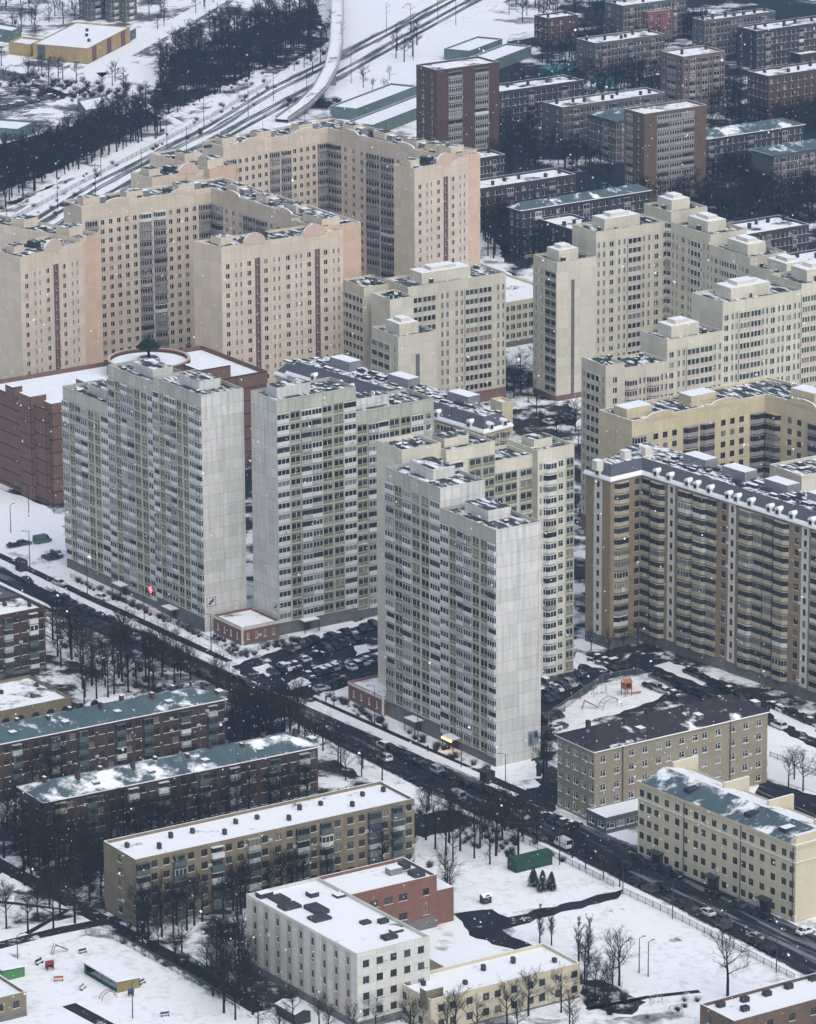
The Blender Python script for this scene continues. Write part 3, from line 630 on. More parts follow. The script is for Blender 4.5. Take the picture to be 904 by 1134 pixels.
Pa = rect3((601, 284), (617, 290.5), (660, 282), hw, ang=33, la=12); hb = hof((660, 436), 256); B33, A33 = uv2(math.radians(33)), uv2(math.radians(-57))
fa = Pa[2]+A33*0.; Pb = [fa-A33*12, fa, fa+B33*25, fa+B33*25-A33*12]
fc = Pb[2]+A33*2; hc = hb+3
Pc = [fc-A33*13.5, fc, fc+B33*13, fc+B33*13-A33*13.5]
Pd = [fc, fc+A33*19, fc+A33*19+B33*13, fc+B33*13]; Pe = [fc+A33*19, fc+A33*38, fc+A33*38+B33*13, fc+A33*19+B33*13]
Pf = [fc+A33*38, fc+A33*56, fc+A33*56+B33*13, fc+A33*38+B33*13]
cream('cream L-shaped stepped block with a red base and a slit-windowed end wall', [(Pa, hw, {0: 'nnG', 1: '..z...'}, {'w': {1: 'cream_end'}}), (Pb, hb, {1: 'nnwnngnnwn', 0: '..'}), (Pc, hc, {0: 'V', 1: '.'}, {}), (Pd, hc-3, {0: 'nnwngnn', 1: 'n'}, {}), (Pe, hc-6, {0: 'nwnggnnw'}, {}), (Pf, hc-8, {0: 'nnwgnnw', 1: '..z..'}, {'w': {1: 'cream_end'}})])
Pa = rect3((708.5, 366), (739, 376.5), (800, 364.5), 48, ang=33); fa = Pa[2]; Pb = [fa-A33*15-B33*7, fa+A33*.8-B33*0, fa+B33*27, fa+B33*27-A33*15]
Pb = [fa-A33*14, fa, fa+B33*26, fa+B33*26-A33*14]; Pc = [Pb[2]-A33*14, Pb[2]+A33*.0, Pb[2]+B33*22, Pb[2]+B33*22-A33*14]
cream('cream row of three stepped blocks with snow-capped rooftop boxes at the right edge', [(Pa, 48, {0: '..z..', 1: 'wnnggnn'}, {'w': {0: 'cream_end'}}), (Pb, 55.5, {0: '...', 1: 'wnnggnnwnnwnn'}, {'w': {0: 'cream_end'}}), (Pc, 57, {1: 'ggnnwnnggnnw'})])
Pa = rect3((646, 395), (671, 405), (692, 401), 46, ang=33); fa = Pa[2]; Pb = [fa-A33*11, fa, fa+B33*14, fa+B33*14-A33*11]
cream('narrow cream block with an arched balcony face in front of the slit-windowed block', [(Pa, 46, {0: 'ngn', 1: '.w.'}, {'ph': 0}), (Pb, 44.5, {1: 'VnnVnn'}, {'ph': 0})], ph=False)
hw0 = hof((559, 437), 298); Pr = rect3(None, (452, 318), (560, 297), hw0, ang=32, la=13); A32, B32 = uv2(math.radians(-58)), uv2(math.radians(32))
Pl = rect3((383, 309), (403, 318), (436, 313), hw0-1, ang=32, la=12); Pm = rect3((414, 322), (432, 330), (458, 326), hw0-1, ang=32, la=10); Pq = rect3((406, 362), (441, 373), (484, 365), 30, ang=32, la=14)
cream('pale panel tower with red balcony strips and arched tops behind the dark mansard roofs', [(Pr, hw0, {1: 'gg.nn.nngg.nn'}, {'ph': 1}), (Pl, hw0-1, {0: 'gg', 1: 'n.'}, {'ph': 0}), (Pm, hw0-1.5, {1: '....', 0: '..'}, {'m': 'cream_end', 'ph': 0}), (Pq, 30, {0: 'gn', 1: '..z..'}, {'m': 'cream_end'})])
# ---- yellow panel blocks at the right
S = strip([(700, 466), (848, 436.5), (950, 462)], 50, 13); b = Building('apartment_block', 'yellow panel corner block behind the brown mansard building with a dark balcony corner', 'apartment block', S[0], None, fr='frame_dark', par='parapet_mauve', fine=False)
b.block(S, 50, {0: 'V.xxx.V|V.xxx.V', 1: 'V.xx.V.xxx'}, 'yellow_panel', 15, zs=50-4.-42, wms={5: 'yellow_panel'}, acc='yellow_panel', rm='roof_mix', snowcap=1)
for i, t in ((0, .12), (0, .6), (1, .3)):
    p, q = S[i], S[i+1]; d = (q-p).normalized(); n = Vector((-d.y, d.x)); c = p.lerp(q, t)+n*6-b.o; g = Geo(); g.obox(c, d, 4, 2.5, 49.3, 52, 'yellow_panel', 'snow'); b.parts.append(('penthouse', g)); arch(b, p.lerp(q, t+.1), d, 9, 49.4, 'yellow_panel', rise=1.2)
b.finish()
P = rect3((857.5, 513), (888, 527), (960, 513), 42, ang=33); b = Building('apartment_block', 'small cream end wall peeping over the brown mansard roof at the right edge', 'apartment block', P[1], None, fr='frame_dark', fine=False)
b.block(P, 42, {1: 'w.w.wgw'}, 'cream_end', 12, zs=42-4-33.6, rm='roof_mix', snowcap=1); vents(b, 8, 'bitumen', 1.2, .5, top='snow'); b.finish()
# ---- two mansard blocks
def dormers(b, p, q, h, ts):
    d = (q-p).normalized(); n = Vector((-d.y, d.x)); 
    for t in ts:
        c = p.lerp(q, t)+n*.5-b.o; g = Geo(); g.obox(c, d, .75, .9, h+.3, h+1.6, 'frame_white', 'snow'); r = .82
        pts = [(-r*math.cos(math.pi*k/8), .75*math.sin(math.pi*k/8)+1.6) for k in range(9)]
        g.face([(*(c+d*x-n*.95), h+y) for x, y in pts], 'snow'); 
        for a, e in zip(pts[:-1], pts[1:]): g.face([(*(c+d*a[0]-n*.95), h+a[1]), (*(c+d*e[0]-n*.95), h+e[1]), (*(c+d*e[0]+n*1.2), h+e[1]), (*(c+d*a[0]+n*1.2), h+a[1])], 'snow')
        g.obox(c-n*.92, d, .45, .03, h+.6, h+1.6, 'glass_dark'); b.parts.append(('dormer', g))
def clutter(b, p, q, z, n_, wd=9, z0=3.):
    d = (q-p).normalized(); n = Vector((-d.y, d.x)); L = (q-p).length
    for _ in range(n_):
        c = p+d*random.uniform(.03, .97)*L+n*random.uniform(z0, wd)-b.o; g = Geo(); hx = random.uniform(.4, 1.8)
        g.obox(c, d, hx, random.uniform(.3, .7), z, z+random.uniform(.25, .8), 'bitumen', random.choice(['snow', 'snow', 'bitumen'])); b.parts.append(('vent', g))
hM = hof((719, 714), 527.5); S = strip([(649, 523.5), (676.5, 532), (711, 524), (990, 612)], hM, 14)
b = Building('mansard_block', 'brown brick apartment block with a slate mansard roof and snowy gutter at the right', 'apartment block', S[1], 'apartment blocks with slate mansard roofs', fr='frame_dark', par='parapet_tan', open_=.2)
nf = int((hM-2.4)/2.8); u_ = ':V|b:xy'; b.block(S, hM, {0: '..y..', 1: '.V.w', 2: 'bV:y:VVb:xy:Vb|bV:xy:bVV:y:Vb'}, 'ochre_brick', nf, zs=hM-.6-nf*2.8, roof='mansard', rm='roof_clutter', rise=3.2, acc='ochre_brick')
dormers(b, S[2], S[3], hM, [.06+.055*k+(.02 if k % 3 == 2 else 0) for k in range(16)]); dormers(b, S[0], S[1], hM, [.5])
clutter(b, S[2], S[3], hM+3.2, 90)
for t in (.14, .3, .47, .64): 
    d = (S[3]-S[2]).normalized(); c = S[2].lerp(S[3], t)+Vector((-d.y, d.x))*8-b.o; g = Geo(); g.obox(c, d, 4, 2, hM+3, hM+5.6, 'metal_grey', 'snow'); b.parts.append(('penthouse', g))
for px in ((693, 500), (716, 496), (662, 511)):
    c = at(px[0], px[1]+8, hM+3.2)-b.o; g = Geo(); g.obox(c, B34, 1.0, 1.0, hM+3, hM+5.4, 'pale_trim', 'snow'); b.parts.append(('chimney', g))
b.finish()
S = strip([(318, 414), (536, 479), (566, 471)], 40, 13); b = Building('mansard_block', 'yellowish apartment block with a slate mansard roof squeezed behind the middle grey tower', 'apartment block', S[1], 'apartment blocks with slate mansard roofs', fr='frame_white', par='parapet_tan')
b.block(S, 40, {0: ':y:VV:y:VV:y:VV:y:VV:y:', 1: '.VwV.'}, 'yellow_panel', 13, zs=40-.6-13*2.8, roof='mansard', rm='roof_clutter', rise=3.4, acc='yellow_panel')
dormers(b, S[0], S[1], 40, [.14, .27, .33, .46, .58, .72, .77, .93]); clutter(b, S[0], S[1], 43.4, 70); dormers(b, S[1], S[2], 40, [.25, .75])
for t in (.2, .5, .8):
    d = (S[1]-S[0]).normalized(); c = S[0].lerp(S[1], t)+Vector((-d.y, d.x))*7-b.o; g = Geo(); g.obox(c, d, 4, 2, 43, 46, 'metal_grey', 'snow'); b.parts.append(('penthouse', g))
b.finish()
P = rect3((548, 447), (556, 450), (568, 447), 45, ang=34, la=5); b = Building('stair_tower', 'slim yellow stair tower with a slit window at the end of the mansard block', 'stair tower', P[1], None, fine=False); b.block(P, 46, {1: '.z.'}, 'yellow_panel', 14, zs=4, rm='snow'); b.finish()
S = strip([(306, 414), (356, 430)], 38, 8); b = Building('mansard_block', 'short slate-roofed wing left of the long mansard roof behind the middle grey tower', 'apartment block', S[0], 'apartment blocks with slate mansard roofs', fine=False)
b.block(S, 38, {0: '.V:y:V'}, 'yellow_panel', 12, zs=3, roof='mansard', rm='roof_clutter', rise=3., acc='yellow_panel'); clutter(b, S[0], S[1], 41, 14, 6); b.finish()
# ---- low blocks in front
SG = 'long five-storey blocks beside the road at lower left'
def slab(label, L, Fp, R, z, ang, m, pat0, pat1, la=None, roof='hip', rm='teal_roof', nf=5, group=SG, rise=2.0, ch=8, fr='frame_dark', par='parapet_dark', name='apartment_block', cat='apartment block', op=.5, fine=True, fh=2.8, snowcap=0, glz=None, zs=None, plm='plinth', acc='pale_trim'):
    P = rect3(L, Fp, R, z, ang=ang, la=la); b = Building(name, label, cat, P[1], group, fr=fr, par=par, open_=op, fine=fine, glz=glz); b.mixp = .6
    b.block(P, z, {0: pat0, 1: pat1}, m, nf, fh=fh, zs=z-.6-nf*fh if zs is None else zs, roof=roof, rm=rm, rise=rise, snowcap=snowcap, plm=plm, acc=acc)
    o, a, c = b.fr_(); La, Lc = a.length, c.length
    for k in range(ch):
        t = (k+.5)/ch
        if roof == 'hip':
            b.put('chimney', La*t, Lc*(.36 if k % 2 else .56), .7, 1.1, z+rise*.3, z+rise+random.uniform(.3, 1.2), 'dark_brick', 'snow' if rnd() < .6 else 'bitumen')
            if k % 2: g = b.put('dormer', La*(t+.04), Lc*.14, 1.6, 2.2, z+.2, z+rise*.62, 'parapet_dark', 'snow')
        else:
            b.put('chimney', La*t, Lc*(.3 if k % 3 == 1 else .62), .7, .9, z-.6, z+random.uniform(.2, .7), 'bitumen', 'bitumen')
    return b
slab('long dark brick block with a teal metal roof second from the bottom left road corner', None, (-40, 831), (249, 774), 14, 32, 'dark_brick', '.w.w.', 'wwkwwkw|wwkwwkw|wwkwwkw|wwkwwkw', la=11.5, ch=10).finish()
slab('long dark brick block with a patchily snowed teal roof behind the flat snow-roofed block', (22, 870), (49, 887.5), (352, 826.5), 14, 31.5, 'dark_brick', '.w..w.', 'wkwwkw|wwkwwkw|wwkwwkww|wkwwkw', la=11.5, rm='teal_roof_snowy', ch=10).finish()
slab('long ochre block with a flat snow roof and green balconies at lower left', (120, 930), (150, 952), (459, 885), 15.2, 32.5, 'ochre_block', '..w..', 'kwwkw|wkwwkw|wwkwkw|wwkwkw', roof='flat', rm='roof_snow', ch=13, snowcap=1, par='parapet_dark').finish()
slab('dark brick block cut by the left frame edge with a snow roof beside the road', None, (-45, 690), (50, 670), hof((50, 738), 670), 33, 'dark_brick', '.w.', 'wkww|wkwwkw', la=12, roof='flat', rm='roof_snow_worn', ch=5, group=None).finish()
b = slab('low tan hall with round dark windows and a snow roof at the left edge', None, (-40, 796), (80, 766), 6.5, 33, 'ochre_block', '...', '...', la=20, roof='flat', rm='roof_snow_worn', nf=1, fh=3.6, ch=6, group=None, name='hall', cat='hall')
o, a, c = b.fr_(); a = a.normalized(); n = Vector((a.y, -a.x))
for k in range(9):
    p = o+a*(3+3.9*k); g = Geo(); g.face([(*(p+n*.06+a*1.0*math.cos(6.2832*j/16)), 3.6+1.0*math.sin(6.2832*j/16)) for j in range(16)], 'glass_dark')
    for j in range(16):
        t0, t1 = 6.2832*j/16, 6.2832*(j+1)/16; g.face([(*(p+n*.12+a*1.0*math.cos(t0)), 3.6+1.0*math.sin(t0)), (*(p+n*.12+a*1.0*math.cos(t1)), 3.6+1.0*math.sin(t1)), (*(p+n*.02+a*1.12*math.cos(t1)), 3.6+1.12*math.sin(t1)), (*(p+n*.02+a*1.12*math.cos(t0)), 3.6+1.12*math.sin(t0))], 'frame_dark')
    b.parts.append(('round_window', g))
b.finish()
b = slab('beige brick office with a dark maroon hipped roof and sliding snow patches', (613, 814.5), (658.5, 832), (851, 789.5), hof((658.4, 912.5), 832), 34, 'tan_brick', 'w.w.d.w.w', '.w.w|.w.w.ww.w.ww.w|.w.w.w.', roof='hip', rm='maroon_roof', nf=5, fh=3.25, ch=6, group=None, rise=3.0, fr='frame_white', name='office_building', cat='office building')
P = b.lastP
for t in (.16, .78):
    c = P[1].lerp(P[2], t)+A34*.1; g = Geo(); g.obox(c, B34, .1, .12, .2, b.lasth, 'pipe'); b.parts.append(('drainpipe', g))
b.finish()
f = at(671, 924); b = Building('pavilion', 'low glazed shop pavilion with a snow roof at the foot of the beige brick office', 'pavilion', f, None); P = [f-A34*7, f, f+B34*16, f+B34*16-A34*7]
b.block(P, 3.8, {0: 'dd', 1: 'dddddd'}, 'parapet_dark', 1, fh=2.9, zs=.3, rm='snow', par=.2, snowcap=1); b.finish()
hY = hof((882, 1022), 936); P = rect3((715, 862), (882, 936), None, hY, ang=37, lb=14.); b = Building('stucco_building', 'long cream stucco building with a patched teal metal roof beside the road at right', 'office building', P[1], None, fr='frame_dark', glz=['glass_dark']*6+['glass_mid']*2)
b.block(P, hY, {0: 'www.w.w|w.ww.w.w.w|ww.w.w.ww', 1: '...'}, 'cream_stucco', 5, fh=3.2, zs=hY-1.-16, roof='flat', rm='snow', par=.3, plm='red_plinth')
# pitched metal roof in three steps, cornice, firewalls, dormers
A37, B37 = uv2(math.radians(-53)), uv2(math.radians(37)); I = [p-b.o for p in P]; la = (P[1]-P[0]).length
g = Geo(); e0, e1 = I[0]-B37*.5+A37*1.5, I[1]-B37*.5-A37*1.2; r0, r1 = e0+B37*6.5, e1+B37*6.5; k0, k1 = e0+B37*12, e1+B37*12
v = lambda p, z: (p.x, p.y, z)
g.face([v(e0, hY+.1), v(e1, hY+.1), v(r1, hY+2.2), v(r0, hY+2.2)], 'teal_roof_snowy', [(0, 0), (la, 0), (la, 7), (0, 7)]); g.face([v(k0, hY+.6), v(r0, hY+2.2), v(r1, hY+2.2), v(k1, hY+.6)], 'roof_snow'); g.face([v(e0, hY+.1), v(r0, hY+2.2), v(k0, hY+.6)], 'cream_stucco'); g.face([v(e1, hY+.1), v(r1, hY+2.2), v(k1, hY+.6)], 'cream_stucco')
b.parts.append(('metal_roof', g))
g = Geo(); 
for z0, z1, o_ in ((hY-.5, hY+.08, .45), (hY-4.1, hY-3.85, .22)):
    O = inset(I, -o_)
    for q in range(2):
        a_, b_, c_, d_ = O[q], O[q+1], I[q+1], I[q]; g.face([v(a_, z0), v(b_, z0), v(b_, z1), v(a_, z1)], 'cream_stucco'); g.face([v(a_, z1), v(b_, z1), v(c_, z1), v(d_, z1)], 'snow'); g.face([v(a_, z0), v(b_, z0), v(c_, z0), v(d_, z0)], 'cream_stucco')
b.parts.append(('cornice', g))
for t in (.3, .68, .9): b.put('dormer', 1.5, la*(1-t), 5.5, 2.0, hY+.2, hY+1.7, 'metal_dark', 'snow' if t > .8 else 'bitumen')
for t in (.03, .36, .64, .93): b.put('firewall', 8.5, la*(1-t), 7, .6, hY-3, hY+2.6, 'cream_stucco', 'snow')
b.put('parapet_block', 0, 0, 14, 1.0, hY-.3, hY+1.9, 'cream_stucco', 'snow')
for t in (.14, .5, .83): 
    c = P[0].lerp(P[1], t)-B37*1.0; g = Geo(); g.obox(c-b.o+B37*.6, A37, 1.3, .5, 0, 2.9, 'metal_dark', 'bitumen'); g.obox(c-b.o, A37, 1.7, 1.1, 2.9, 3.1, 'metal_dark', 'bitumen'); b.parts.append(('porch', g))
for t in (.30, .66, .985):
    c = P[0].lerp(P[1], t)-B37*.1; g = Geo(); g.obox(c-b.o, A37, .08, .08, .3, hY-.5, 'pipe'); b.parts.append(('drainpipe', g))
b.finish()
b = slab('white panel school with a snowy flat roof and dark skylights at the bottom', (273, 990), (395.5, 1057), (476, 1037.5), 16, 34, 'white_panel', '..N..N..N..N..N..N..N..N..N..', '.w.w.w.w.w.', roof='flat', rm='roof_snow', nf=4, fh=3.4, ch=0, group=None, fr='frame_dark', acc='school_spandrel', name='school_building', cat='school')
for u, v_, du, dv in ((.55, .1, 3, 2), (.75, .16, 2.5, 1.6), (.8, .3, 2, 1.4), (.62, .34, 2, 1.6), (.2, .5, 4, 3), (.35, .58, 3, 5), (.12, .72, 4, 3), (.18, .82, 3, 4), (.6, .8, 2, 2), (.85, .72, 2, 2), (.1, .93, 3, 2)):
    o, a, c = b.fr_(); b.put('vent', u*a.length, v_*c.length, du, dv, 15.3, 15.3+random.uniform(.5, 1.1), 'bitumen', random.choice(['bitumen', 'bitumen', 'snow']))
b.finish()
b = slab('orange brick wing with a snow roof joined behind the white panel school', (357, 970), (384, 992), (484, 969), 11.5, 33, 'orange_brick', '...', '.dddd..w.', roof='flat', rm='roof_snow', nf=2, fh=4.2, ch=0, group=None, snowcap=1, name='school_wing', cat='school')
o, a, c = b.fr_(); b.put('vent', a.length-7.5, 6, 3, 2, 10.8, 12.2, 'metal_grey', 'snow'); b.put('vent', a.length-4, 2, 2.5, 3, 10.8, 11.8, 'bitumen'); b.put('brick_porch', a.length-.2, 1, 5, 8, 0, 7.5, 'orange_brick', 'snow'); b.put('vent', a.length-3.5, 7.5, 2, 2, 10.8, 12, 'bitumen'); b.finish()
b = slab('low cream school annex with a broad snow roof at the bottom centre', None, (477, 1107.5), (643, 1068.5), 7.4, 33, 'cream_stucco', '.w.w.', '.ww.w.ww.w.ww.w.w', la=13, roof='flat', rm='roof_snow', nf=2, fh=3.2, ch=5, group=None, snowcap=1, name='school_annex', cat='school')
b.put('brick_upstand', -.4, 1., 4., 2.2, 5., 9.0, 'ochre_block', 'snow'); o, a, c = b.fr_(); b.put('rear_wing', 13, c.length, 14, 9, 0, 6.6, 'cream_stucco', 'snow'); b.finish()
b = slab('low brown building with black roof vents in the bottom right corner', (771, 1113), (813.5, 1131), (960, 1099), 8, 34, 'brown_brick', '.w.w.', '.w.w.w.w.w.w', roof='flat', rm='roof_snow', nf=2, fh=3.4, ch=0, group=None, snowcap=1, name='low_building', cat='low building')
for t, v_ in ((.08, .75), (.16, .35), (.25, .7), (.42, .7), (.6, .75), (.8, .8)):
    o, a, c = b.fr_(); b.put('vent', a.length*t, c.length*v_, 1.6, 1.2, 7.3, 8.3, 'metal_dark')
b.finish()
b = slab('low tan kindergarten building with a snow roof in the bottom left corner', None, (-30, 1112), (29, 1098), 5.2, 33, 'ochre_block', '.w.', '.w.w.w.', la=16, roof='flat', rm='snow', nf=1, fh=3.2, ch=3, group=None, snowcap=1, name='kindergarten', cat='kindergarten'); b.finish()
# ---- far quarter
FG = 'far low blocks beyond the tower estate'
def far(label, Fp, R, h=15, la=12, m='far_dark', rm='roof_snow_worn', nf=5, ang=34, pat='wwbwwww|wwbwww|wwbwww', pat0='.w..w.', roof='flat', L=None, ch=6, group=FG, name='apartment_block', cat='apartment block', lb=None, rise=1.8):
    P = rect3(L, Fp, R, h, ang=ang, la=None if L else la, lb=lb); b = Building(name, label, cat, P[1], group, fr='frame_white', par='parapet_mauve', fine=False, open_=.4)
    b.block(P, h, {0: pat0, 1: pat}, m, nf, zs=h-1.-nf*2.8, roof=roof, rm=rm, rise=rise, snowcap=1)
    o, a, c = b.fr_()
    for k in range(ch): b.put('chimney', a.length*(k+random.uniform(.2, .8))/ch, c.length*random.uniform(.3, .7), random.uniform(.6, 1.), .9, h-.7, h+random.uniform(.5, 1.2), 'bitumen')
    return b.finish()
far('low dark block with a bright snow roof right of the far red brick tower', (530, 104.5), (646, 90))
far('long low grey block with a bright snow roof left of the far brown brick tower', (623, 118.5), (737, 102), m='far_grey', ch=8)
far('grey five-storey block with a slate roof tucked behind the far brown brick tower', (682, 134), (740, 126), L=(641, 127), m='far_grey', rm='teal_roof', ch=3, roof='hip', pat0='ww.wwbww')
far('low block with a ragged snow roof in front of the pink house', (659.5, 47.5), (736, 35), m='far_grey')
far('pale grey long block with a snow roof at the top right', (780, 22.5), (858, 9), m='far_grey', L=(762, 20), ch=7)
far('dark block with a thin snow roof at the top right edge', (838, 34), (935, 17))
far('low shed with a thin snow strip running down towards the right edge', (887, 60), None, h=5, L=(775, 41), lb=12, nf=1, ch=4, pat0='.w.w.w.w.', pat='.w.', name='shed', cat='shed')
far('dark long block with a half green half snowy roof right of the brown brick tower', (772, 155), (890, 136.5), rm='teal_roof_snowy', roof='hip', ch=5)
far('grey block with a slate blue roof at the right frame edge', (857, 171.5), (940, 158), m='far_grey', L=(831, 165), rm='teal_roof', roof='hip', pat0='......', ch=4)
far('dark long block with a bumpy snow roof right of the orange end wall', (490, 215), (638, 193.5), ch=8)
far('long dark block with a frosted teal roof above the low snow roof', (577, 232.5), (720, 209), rm='teal_roof', roof='hip', L=(566, 228), ch=6)
far('low dark building with a snow roof running towards the cream blocks', (654, 260), None, h=12, L=(586, 243.5), lb=13, nf=4, pat0='w.w.w.w.w', pat='.w.', ch=7)
far('small snow-roofed building directly behind the orange end wall', (490, 181), (560, 171), h=10, nf=3, ch=3)
far('snow-roofed block behind the rooftop boxes of the cream L-shaped block', (805, 263), (897, 250), h=13, nf=4, la=16)
far('low block with a snow roof glimpsed at the top edge right of centre', (690, 6), (760, -5), m='far_grey')
far('snow-roofed low block glimpsed at the right edge behind the cream rooftop boxes', (880, 292), (960, 279), h=10, nf=3)
far('red house with a snow roof near the top edge', (607, 20), (640, 14), h=11, m='far_brick', nf=3, L=(585, 17), ch=2, group=None, name='house', cat='house', pat='ww.w', pat0='ww.w')
far('pink house near the top edge right of the red house', (718, 13), (745, 8), h=12, m='pinkwall', nf=3, L=(688, 8), ch=2, group=None, name='house', cat='house', pat='ww.w', pat0='ww.ww')
far('dark red brick tower block standing behind the farthest peach block', (484, 77.5), (553, 68), h=36, L=(454, 72), m='far_brick', nf=12, ch=0, pat='..b.|.b..', pat0='.w.n.', group='far brick tower blocks', name='brick_tower', cat='apartment tower')
far('brown brick tower block with a white balcony grid among the far low blocks', (714, 126), (783, 115.5), h=31, L=(684, 121), m='brown_brick', nf=10, ch=0, pat='...DDD...', pat0='.b.w.', group='far brick tower blocks', name='brick_tower', cat='apartment tower')
far('pinkish nine-storey block behind the brown brick tower', (757, 62.5), (803, 55), h=22, L=(732, 56), m='far_pink', nf=7, ch=2, pat='wbwbwbw', pat0='wbw', group='far brick tower blocks', name='brick_tower', cat='apartment tower')
far('broad reddish brick block with a snow roof at the right frame edge', (851, 84), (940, 69), h=18, L=(822, 79), m='far_brick', nf=6, ch=5, pat='wwwwwwwwwwww', pat0='wwwww', group=None)
hO = hof((575, 381), 331); far('cream office with rows of windows and a flat snow roof between the pale towers', (545, 337.5), (625, 324), h=hO, la=45, m='cream_stucco', nf=4, ch=0, pat='wwwwwwwwwwww', rm='roof_snow', group=None, name='office_building', cat='office building')
for i, (F_, R_, lab) in enumerate((((545, 67), (588, 46), 'snow-roofed garage row just right of the far red brick tower'), ((520, 56), (556, 37), 'short snow-roofed garage row above the far red brick tower'), ((395, 120), (462, 90), 'green-walled garage row left of the far red brick tower'), ((413, 138), (492, 98), 'wide snow-roofed garage row at the left foot of the red brick tower'))):
    far(lab, F_, R_, h=4.5, la=11, m='green_wall', nf=1, ang=62, pat='........', pat0='..', ch=0, rm='snow', group='garage rows beside the railway', name='garage_row', cat='garages')
hq = hof((95, 71), 53.5); P = rect3((36.5, 48), (97, 53.5), (144, 29.5), hq); b = Building('warehouse', 'yellow warehouse with a wide snow roof at the top left', 'warehouse', P[1], None, fine=False)
b.block(P, hq, {0: '.......', 1: '.|.|.|.'}, 'warehouse_yellow', 1, fh=4, zs=.3, rm='snow', par=.4)
o, a, c = b.fr_()
for t in (.1, .45, .78): b.put('dark_bay', a.length*t, -.08, a.length*.1, .2, 0, hq-.3, 'maroon')
b.put('dark_bay', -.08, c.length*.78, .2, c.length*.14, 0, hq-.3, 'parapet_dark')
for t, v_ in ((.3, .2), (.5, .4), (.7, .55)): b.put('vent', a.length*t, c.length*v_, 1., 1., hq-.4, hq+.7, 'bitumen')
b.put('low_wing', a.length, 1, 9, 14, 0, 4, 'parapet_dark', 'snow'); b.finish()
b = Building('apartment_tower', 'grey panel slabs cut off by the top edge above the yellow warehouse', 'apartment tower', at(115, 25), None, fine=False)
for (F_, R_, L_) in (((100, 24), (117, 20), (88, 21)), ((122, 25), (136, 22), (117, 23)), ((139, 25), (152, 22), (128, 22))):
    P = rect3(L_, F_, R_, 0); b.block(P, 30, {1: 'wbw', 0: 'w.w'}, 'far_grey', 10, zs=1)
b.finish()
b = Building('shed', 'small yellow outbuilding left of the yellow warehouse', 'shed', at(30, 64), None, fine=False); P = rect3((10, 60), (34, 63), (48, 57), 0); b.block(P, 5, {}, 'warehouse_yellow', 1, rm='snow'); b.finish()
for F_, R_, L_, h, lab in (((14, 48), (24, 43), (-10, 44), 5, 'snow-roofed shed at the left edge beside the yellow warehouse'), ((20, 155), (40, 146), (-20, 152), 4, 'snow-roofed shed at the left edge in front of the dark wood'), ((95, 134), (126, 128), (86, 122), 4, 'pale flat shed among the trees below the yellow warehouse')):
    b = Building('shed', lab, 'shed', at(*F_), None, fine=False); P = rect3(L_, F_, R_, 0); b.block(P, h, {}, 'green_wall', 1, rm='snow'); b.finish()
# ================================================================== signs and fixtures on the towers
def wall_board(name, label, cat, p, d, w_, h_, z, m, marks, group=None):
    """a board fixed to a wall: p centre of its foot on the wall, d along the wall"""
    g = Geo(); g.box(-w_/2, w_/2, -.12, -.01, 0, h_, m)
    for (a, b2, c, e, mm) in marks: g.box(a, b2, -.16, -.12, c, e, mm)
    o = link(name, g.mesh(name), None, (p.x, p.y, z), math.atan2(d.y, d.x)); return tag(o, label, cat, group)
SQ = [(-1.3, 1.3, 2.45, 2.6, 'frame_dark'), (-1.3, 1.3, .2, .35, 'frame_dark'), (-1.3, -1.15, .35, 2.45, 'frame_dark'), (1.15, 1.3, .35, 2.45, 'frame_dark'), (-.8, .1, .7, 1.2, 'frame_dark'), (-.5, .7, 1.2, 1.7, 'frame_dark'), (.2, .8, 1.7, 2.2, 'frame_dark')]
wall_board('wall_sign', 'square white sign with a dark frame low on the blank end of the left tower', 'sign', ft+B34*1.9, B34, 2.9, 2.8, 6.2, 'frame_white', SQ)
wall_board('wall_sign', 'square pale sign with a dark frame at the foot of the middle tower end wall', 'sign', f2-A34*1.4, A34, 2.2, 2.8, 6.0, 'frame_white', [tuple(v*.8 if not isinstance(v, str) else v for v in s_) for s_ in SQ])
wall_board('wall_mural', 'faded blue painted patch low on the end wall of the nearest tower', 'mural', f3+B34*10.2, B34, 2.6, 3.4, 3.2, 'parapet_blue', [(-1., -.2, .4, 2.8, 'parapet_dark'), (.1, .5, .3, 1.6, 'metal_grey'), (.3, 1.1, 1.8, 3.1, 'blue')])
g = Geo(); g.box(-.7, .7, -.35, -.1, .55, .95, 'neon_red'); g.box(-.2, .2, -.35, -.1, 0, 1.5, 'neon_red'); g.box(-.85, .85, -.1, 0, -.1, 1.6, 'metal_dark')
ps = ft-A34*25-B34*.1; o = link('neon_sign', g.mesh('neon_sign'), None, (*ps, 4.0), math.atan2(A34.y, A34.x)); tag(o, 'glowing red cross sign at the foot of the wide left tower', 'sign')
def porch_at(p, d, label, lit=None, w_=4.5):
    n = Vector((d.y, -d.x)); r = link('entrance_porch', None, None, (*p, 0), math.atan2(d.y, d.x)); tag(r, label, 'porch', 'entrance porches of the grey towers')
    g = Geo(); g.box(-w_/2, w_/2, -2.6, -.02, 2.9, 3.2, 'metal_grey', 'snow', True); link('canopy', g.mesh('canopy'), r)
    for x in (-w_/2+.2, w_/2-.2): g = Geo(); g.cone((x, -2.4, 0), (x, -2.4, 2.9), .12, .12, 'metal_dark', 6); link('post', g.mesh('post'), r)
    g = Geo(); g.box(-.9, .9, -.2, -.03, .1, 2.4, 'metal_dark'); link('door', g.mesh('door'), r)
    if lit: g = Geo(); g.box(-1.9, 1.9, -2.9, -2.62, 2.6, 3.0, 'lamp_amber'); link('lit_sign', g.mesh('lit_sign'), r)
